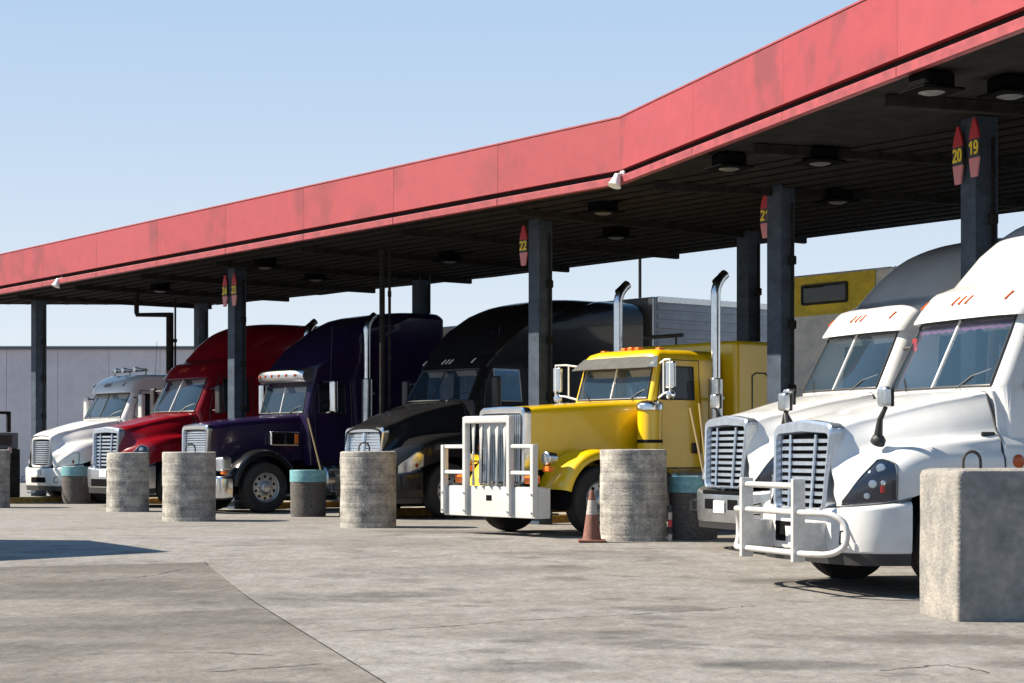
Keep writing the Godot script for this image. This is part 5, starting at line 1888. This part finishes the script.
func vent_pipes():
	# vertical pipes feeding the hose reels
	var t = thing("vent_pipe", "dark vertical pipe with a cranked elbow arm up to the canopy", "pipe", P(-8.23, 44.5))
	var m = MB.new()
	m.tube([Vector3(0, 0, 0), Vector3(0, 4.57, 0)], 0.09, 12)
	part(t, "riser", m, M.beam)
	var e = MB.new()
	e.tube([Vector3(0.0, 4.52, 0), Vector3(-0.78, 4.52, 0), Vector3(-0.8, 4.58, 0), Vector3(-0.8, 5.1, 0)], 0.06, 10)
	part(t, "arm", e, M.beam)
	var r = MB.new()
	r.tube([Vector3(0.13, 0.4, 0), Vector3(0.13, 4.9, 0)], 0.025, 8)
	for y in [1.6, 2.8, 3.9]: r.box(Vector3(0.09, y, 0), Vector3(0.16, 0.08, 0.1), 0.01)
	part(t, "conduit", r, M.beam)
	t = thing("vent_pipe", "straight dark pipe with a thin conduit rising between the purple and black trucks", "pipe", P(-2.45, 34.9))
	m = MB.new()
	m.tube([Vector3(0, 0, 0), Vector3(0, 5.05, 0)], 0.055, 10)
	part(t, "riser", m, M.beam)
	r = MB.new()
	r.tube([Vector3(0.14, 0.2, 0), Vector3(0.14, 5.05, 0)], 0.028, 8)
	for y in [3.0, 4.2, 4.6]: r.box(Vector3(0.14, y, 0), Vector3(0.07, 0.12, 0.07), 0.01)
	part(t, "conduit", r, M.beam)

func far_things():
	var t = thing("warehouse", "long windowless warehouse clad in upright grey metal panels", "building", Vector3(-26.0, 0, -76.0))
	var w = MB.new()
	w.box(Vector3(0, 2.7, -10.0), Vector3(60.0, 5.5, 20.0))
	part(t, "wall", w, M.cladding[0])
	for i in 29:
		var p = MB.new()
		p.box(Vector3(-29.4 + i * 2.1, 2.72, 0.03), Vector3(2.09, 5.44, 0.04), 0.006)
		part(t, "cladding_panel", p, M.cladding[(i * 5 + i / 3) % 3])
	var c = MB.new()
	c.box(Vector3(0, 5.5, 0.05), Vector3(60.4, 0.14, 0.25), 0.02)
	part(t, "coping", c, M.trim)
	t = thing("distant_building", "small far blue building seen over the purple truck", "building", Vector3(-4.2, 0, -105.0))
	w = MB.new()
	w.box(Vector3(0, 3.6, 0), Vector3(16.0, 7.2, 10.0))
	part(t, "wall", w, M.far_wall)
	var r = MB.new()
	r.loft([[Vector3(-8.3, 7.2, 5.3), Vector3(-8.3, 8.2, 0), Vector3(-8.3, 7.2, -5.3)], [Vector3(8.3, 7.2, 5.3), Vector3(8.3, 8.2, 0), Vector3(8.3, 7.2, -5.3)]])
	part(t, "roof", r, M.far_roof)
	for i in 5:
		var wn = MB.new()
		wn.box(Vector3(-6.0 + i * 3.0, 4.5, 5.02), Vector3(1.2, 1.4, 0.06))
		part(t, "window", wn, M.dark_glass)
	t = thing("bare_tree", "thin leafless tree rising beyond the black truck", "tree", Vector3(-2.9, 0, -95.0))
	rng.seed = 5
	var tk = MB.new()
	tk.tube([Vector3(0, -0.1, 0), Vector3(0.1, 3, 0), Vector3(0, 5.0, 0)], [0.16, 0.12, 0.08], 7)
	part(t, "trunk", tk, M.bark)
	var cr = MB.new()
	for i in 14:
		var y = rng.randf_range(2.8, 5.0)
		var a = rng.randf() * TAU
		var l = rng.randf_range(1.2, 2.8)
		var e = Vector3(cos(a) * l * 0.45, y + l, sin(a) * l * 0.45)
		cr.tube([Vector3(0.03, y, 0), Vector3(cos(a) * l * 0.3, y + l * 0.5, sin(a) * l * 0.3), e], [0.05, 0.03, 0.012], 5)
		for k in 4:
			var b = a + rng.randf_range(-1.2, 1.2)
			var s = Vector3(cos(a) * l * 0.3, y + l * 0.5, sin(a) * l * 0.3).lerp(e, k / 4.0)
			cr.tube([s, s + Vector3(cos(b) * 0.5, rng.randf_range(0.5, 0.9), sin(b) * 0.5)], [0.02, 0.008], 4)
	part(t, "crown", cr, M.bark)
	t = thing("light_pole", "thin dark pole standing behind the yellow truck", "pole", Vector3(4.15, 0, -60.0))
	var pm = MB.new()
	pm.tube([Vector3(0, 0, 0), Vector3(0, 9.0, 0)], 0.05, 8)
	part(t, "shaft", pm, M.beam)
	var ph = MB.new()
	ph.box(Vector3(0.3, 9.0, 0), Vector3(0.9, 0.14, 0.3), 0.04)
	part(t, "lamp_head", ph, M.trim)

# ---------------------------------------------------------------- scene
func _ready():
	# camera: level, lens shifted up
	var cam = Camera3D.new()
	cam.name = "camera"
	add_child(cam)
	cam.position = Vector3(0, 1.22, 0)
	var near = 0.1
	cam.set_frustum(2.0 * near * 341.5 / 1850.0, Vector2(0, near * 110.5 / 1850.0), near, 2000.0)
	cam.current = true
	# sky, exposure, sun
	var we = WorldEnvironment.new()
	we.name = "world_environment"
	var env = Environment.new()
	var sm = ProceduralSkyMaterial.new()
	sm.sky_top_color = lin(0.062, 0.172, 0.335)
	sm.sky_horizon_color = lin(0.372, 0.392, 0.398)
	sm.sky_curve = 0.1875
	sm.ground_horizon_color = lin(0.20, 0.19, 0.18)
	sm.ground_bottom_color = lin(0.15, 0.14, 0.13)
	sm.sun_angle_max = 1.0
	var sky = Sky.new()
	sky.sky_material = sm
	env.background_mode = Environment.BG_SKY
	env.sky = sky
	env.background_energy_multiplier = 1.0
	env.tonemap_mode = Environment.TONE_MAPPER_LINEAR
	env.tonemap_exposure = 2.4
	env.sdfgi_enabled = true
	env.ssao_enabled = true
	env.ssil_enabled = true
	we.environment = env
	add_child(we)
	var sun = DirectionalLight3D.new()
	sun.name = "sun"
	sun.light_energy = 1.6
	sun.light_color = Color(1.0, 0.955, 0.88)
	sun.light_angular_distance = 0.5
	sun.shadow_enabled = true
	add_child(sun)
	var az = deg_to_rad(97.0); var el = deg_to_rad(42.0)
	var to_sun = Vector3(-sin(az) * cos(el), sin(el), cos(az) * cos(el))
	sun.look_at_from_position(to_sun * 50.0, Vector3.ZERO, Vector3.UP)

	make_materials()
	build_ground()
	build_canopy()
	white_tractor_with_bar()
	white_tractor_plain()
	yellow_tractor()
	black_tractor()
	purple_tractor()
	red_tractor()
	white_flat_roof_tractor()
	trailer("grey box trailer with ribbed sides hitched behind the black truck", -2.82, 33.96, 39.0, 6.2, 13.0, 4.32, M.trailer_grey, "ribbed")
	trailer("white box trailer with a yellow upper bulkhead and dark vent", -0.36, 27.12, 38.0, 7.4, 13.0, 4.3, M.trailer_white, "yellow_front")
	trailer("plain white box trailer behind the purple truck", -6.58, 37.2, 38.0, 7.2, 13.0, 4.1, M.trailer_white, "plain")
	trailer("white box trailer behind the white truck with the bull bar", 2.89, 18.77, 20.5, 6.4, 13.0, 4.1, M.trailer_white, "plain")
	# a trailer parked out in the yard, its shadow falls across the slabs
	trailer("white box trailer parked alone out in the open yard", -9.45, 25.1, 214.8, 0.0, 13.0, 3.95, M.trailer_white, "plain")

	# islands, bollards and bay equipment
	pump_island(3.6, 27.1, 38.0, 8.0, "kerbed island between the yellow and the plain white truck", false)
	pump_island(-0.3, 31.7, 38.0, 8.0, "kerbed island between the yellow and black trucks", false)
	pump_island(-3.2, 35.0, 38.0, 8.0, "kerbed island between the black and purple trucks", false)
	pump_island(-5.9, 39.8, 40.0, 8.0, "kerbed island between the purple and red trucks", false)
	pump_island(-8.9, 43.6, 40.0, 8.0, "kerbed island between the red and white trucks", false)
	pump_island(-13.45, 43.2, 40.0, 6.0, "kerbed island with a fuel pump by the warehouse", true)
	pump_island(5.6, 21.3, 20.0, 8.0, "kerbed island between the two white trucks with roof fairings", false)
	bollard("tall round concrete bollard beside the yellow truck and traffic cone", 1.695, 25.8, 0.466, 1.26, 11)
	bollard("round concrete bollard in front of the black truck's chrome grille", -2.34, 30.1, 0.455, 1.23, 12, Vector3(0.03, 0, 0.1))
	bollard("round concrete bollard in front of the purple truck's grille", -5.74, 32.9, 0.47, 1.22, 13, Vector3(0.0, 0, 0.1))
	bollard("round concrete bollard in front of the dark red truck", -7.9, 38.05, 0.43, 1.21, 14)
	bollard("round concrete bollard by the fuel pump and warehouse", -11.5, 40.7, 0.44, 1.27, 15)
	concrete_block()
	wash_bin("teal-rimmed wash barrel beside the yellow truck's fuel tank", 2.55, 26.0, [[Vector3(0.15, 0.86, 0.05), Vector3(-0.04, 1.84, -0.05)], [Vector3(0.2, 0.86, -0.05), Vector3(0.09, 1.91, -0.1)]])
	wash_bin("teal-rimmed wash barrel beside the purple truck", -3.86, 35.05, [[Vector3(0.24, 0.86, 0.0), Vector3(0.0, 1.86, 0.05)]])
	wash_bin("teal-rimmed wash barrel in front of the low-roofed white truck", -10.3, 43.75, [])
	traffic_cone(1.09, 25.25)
	marker_post(2.17, 25.4)
	vent_pipes()
	lane_sign("red and yellow lane sign reading 20", Vector3(5.27, 4.72, -21.85), 20.0, "20")
	lane_sign("red and yellow lane sign reading 19", Vector3(5.375, 4.76, -21.50), 20.0, "19")
	lane_sign("red and yellow lane sign reading 21", Vector3(3.77, 4.74, -27.5), 38.0, "21")
	lane_sign("red and yellow lane sign reading 22", Vector3(0.198, 4.72, -31.371), 38.0, "22")
	lane_sign("red and yellow lane sign reading 24", Vector3(-6.161, 4.68, -39.727), 38.0, "24")
	lane_sign("red and yellow lane sign reading 23", Vector3(-5.917, 4.68, -39.423), 38.0, "23")
	for l in [[3.98, 23.91, 20.0], [4.86, 27.61, 20.0], [1.42, 28.88, 38.0], [1.81, 32.18, 38.0], [-5.00, 37.45, 38.0], [-4.26, 40.09, 38.0], [-1.22, 36.24, 38.0], [5.22, 19.39, 20.0], [-8.17, 42.93, 38.0], [2.86, 24.36, 20.0], [4.35, 19.18, 20.0]]:
		canopy_light(l[0], l[1], l[2])
	flood_lamp(1.60, 5.2, 27.0, 37.2, "white flood lamp at the bend of the red fascia")
	flood_lamp(-10.5, 5.18, 43.1, 37.2, "white flood lamp on the far red fascia towards the warehouse")
	far_things()
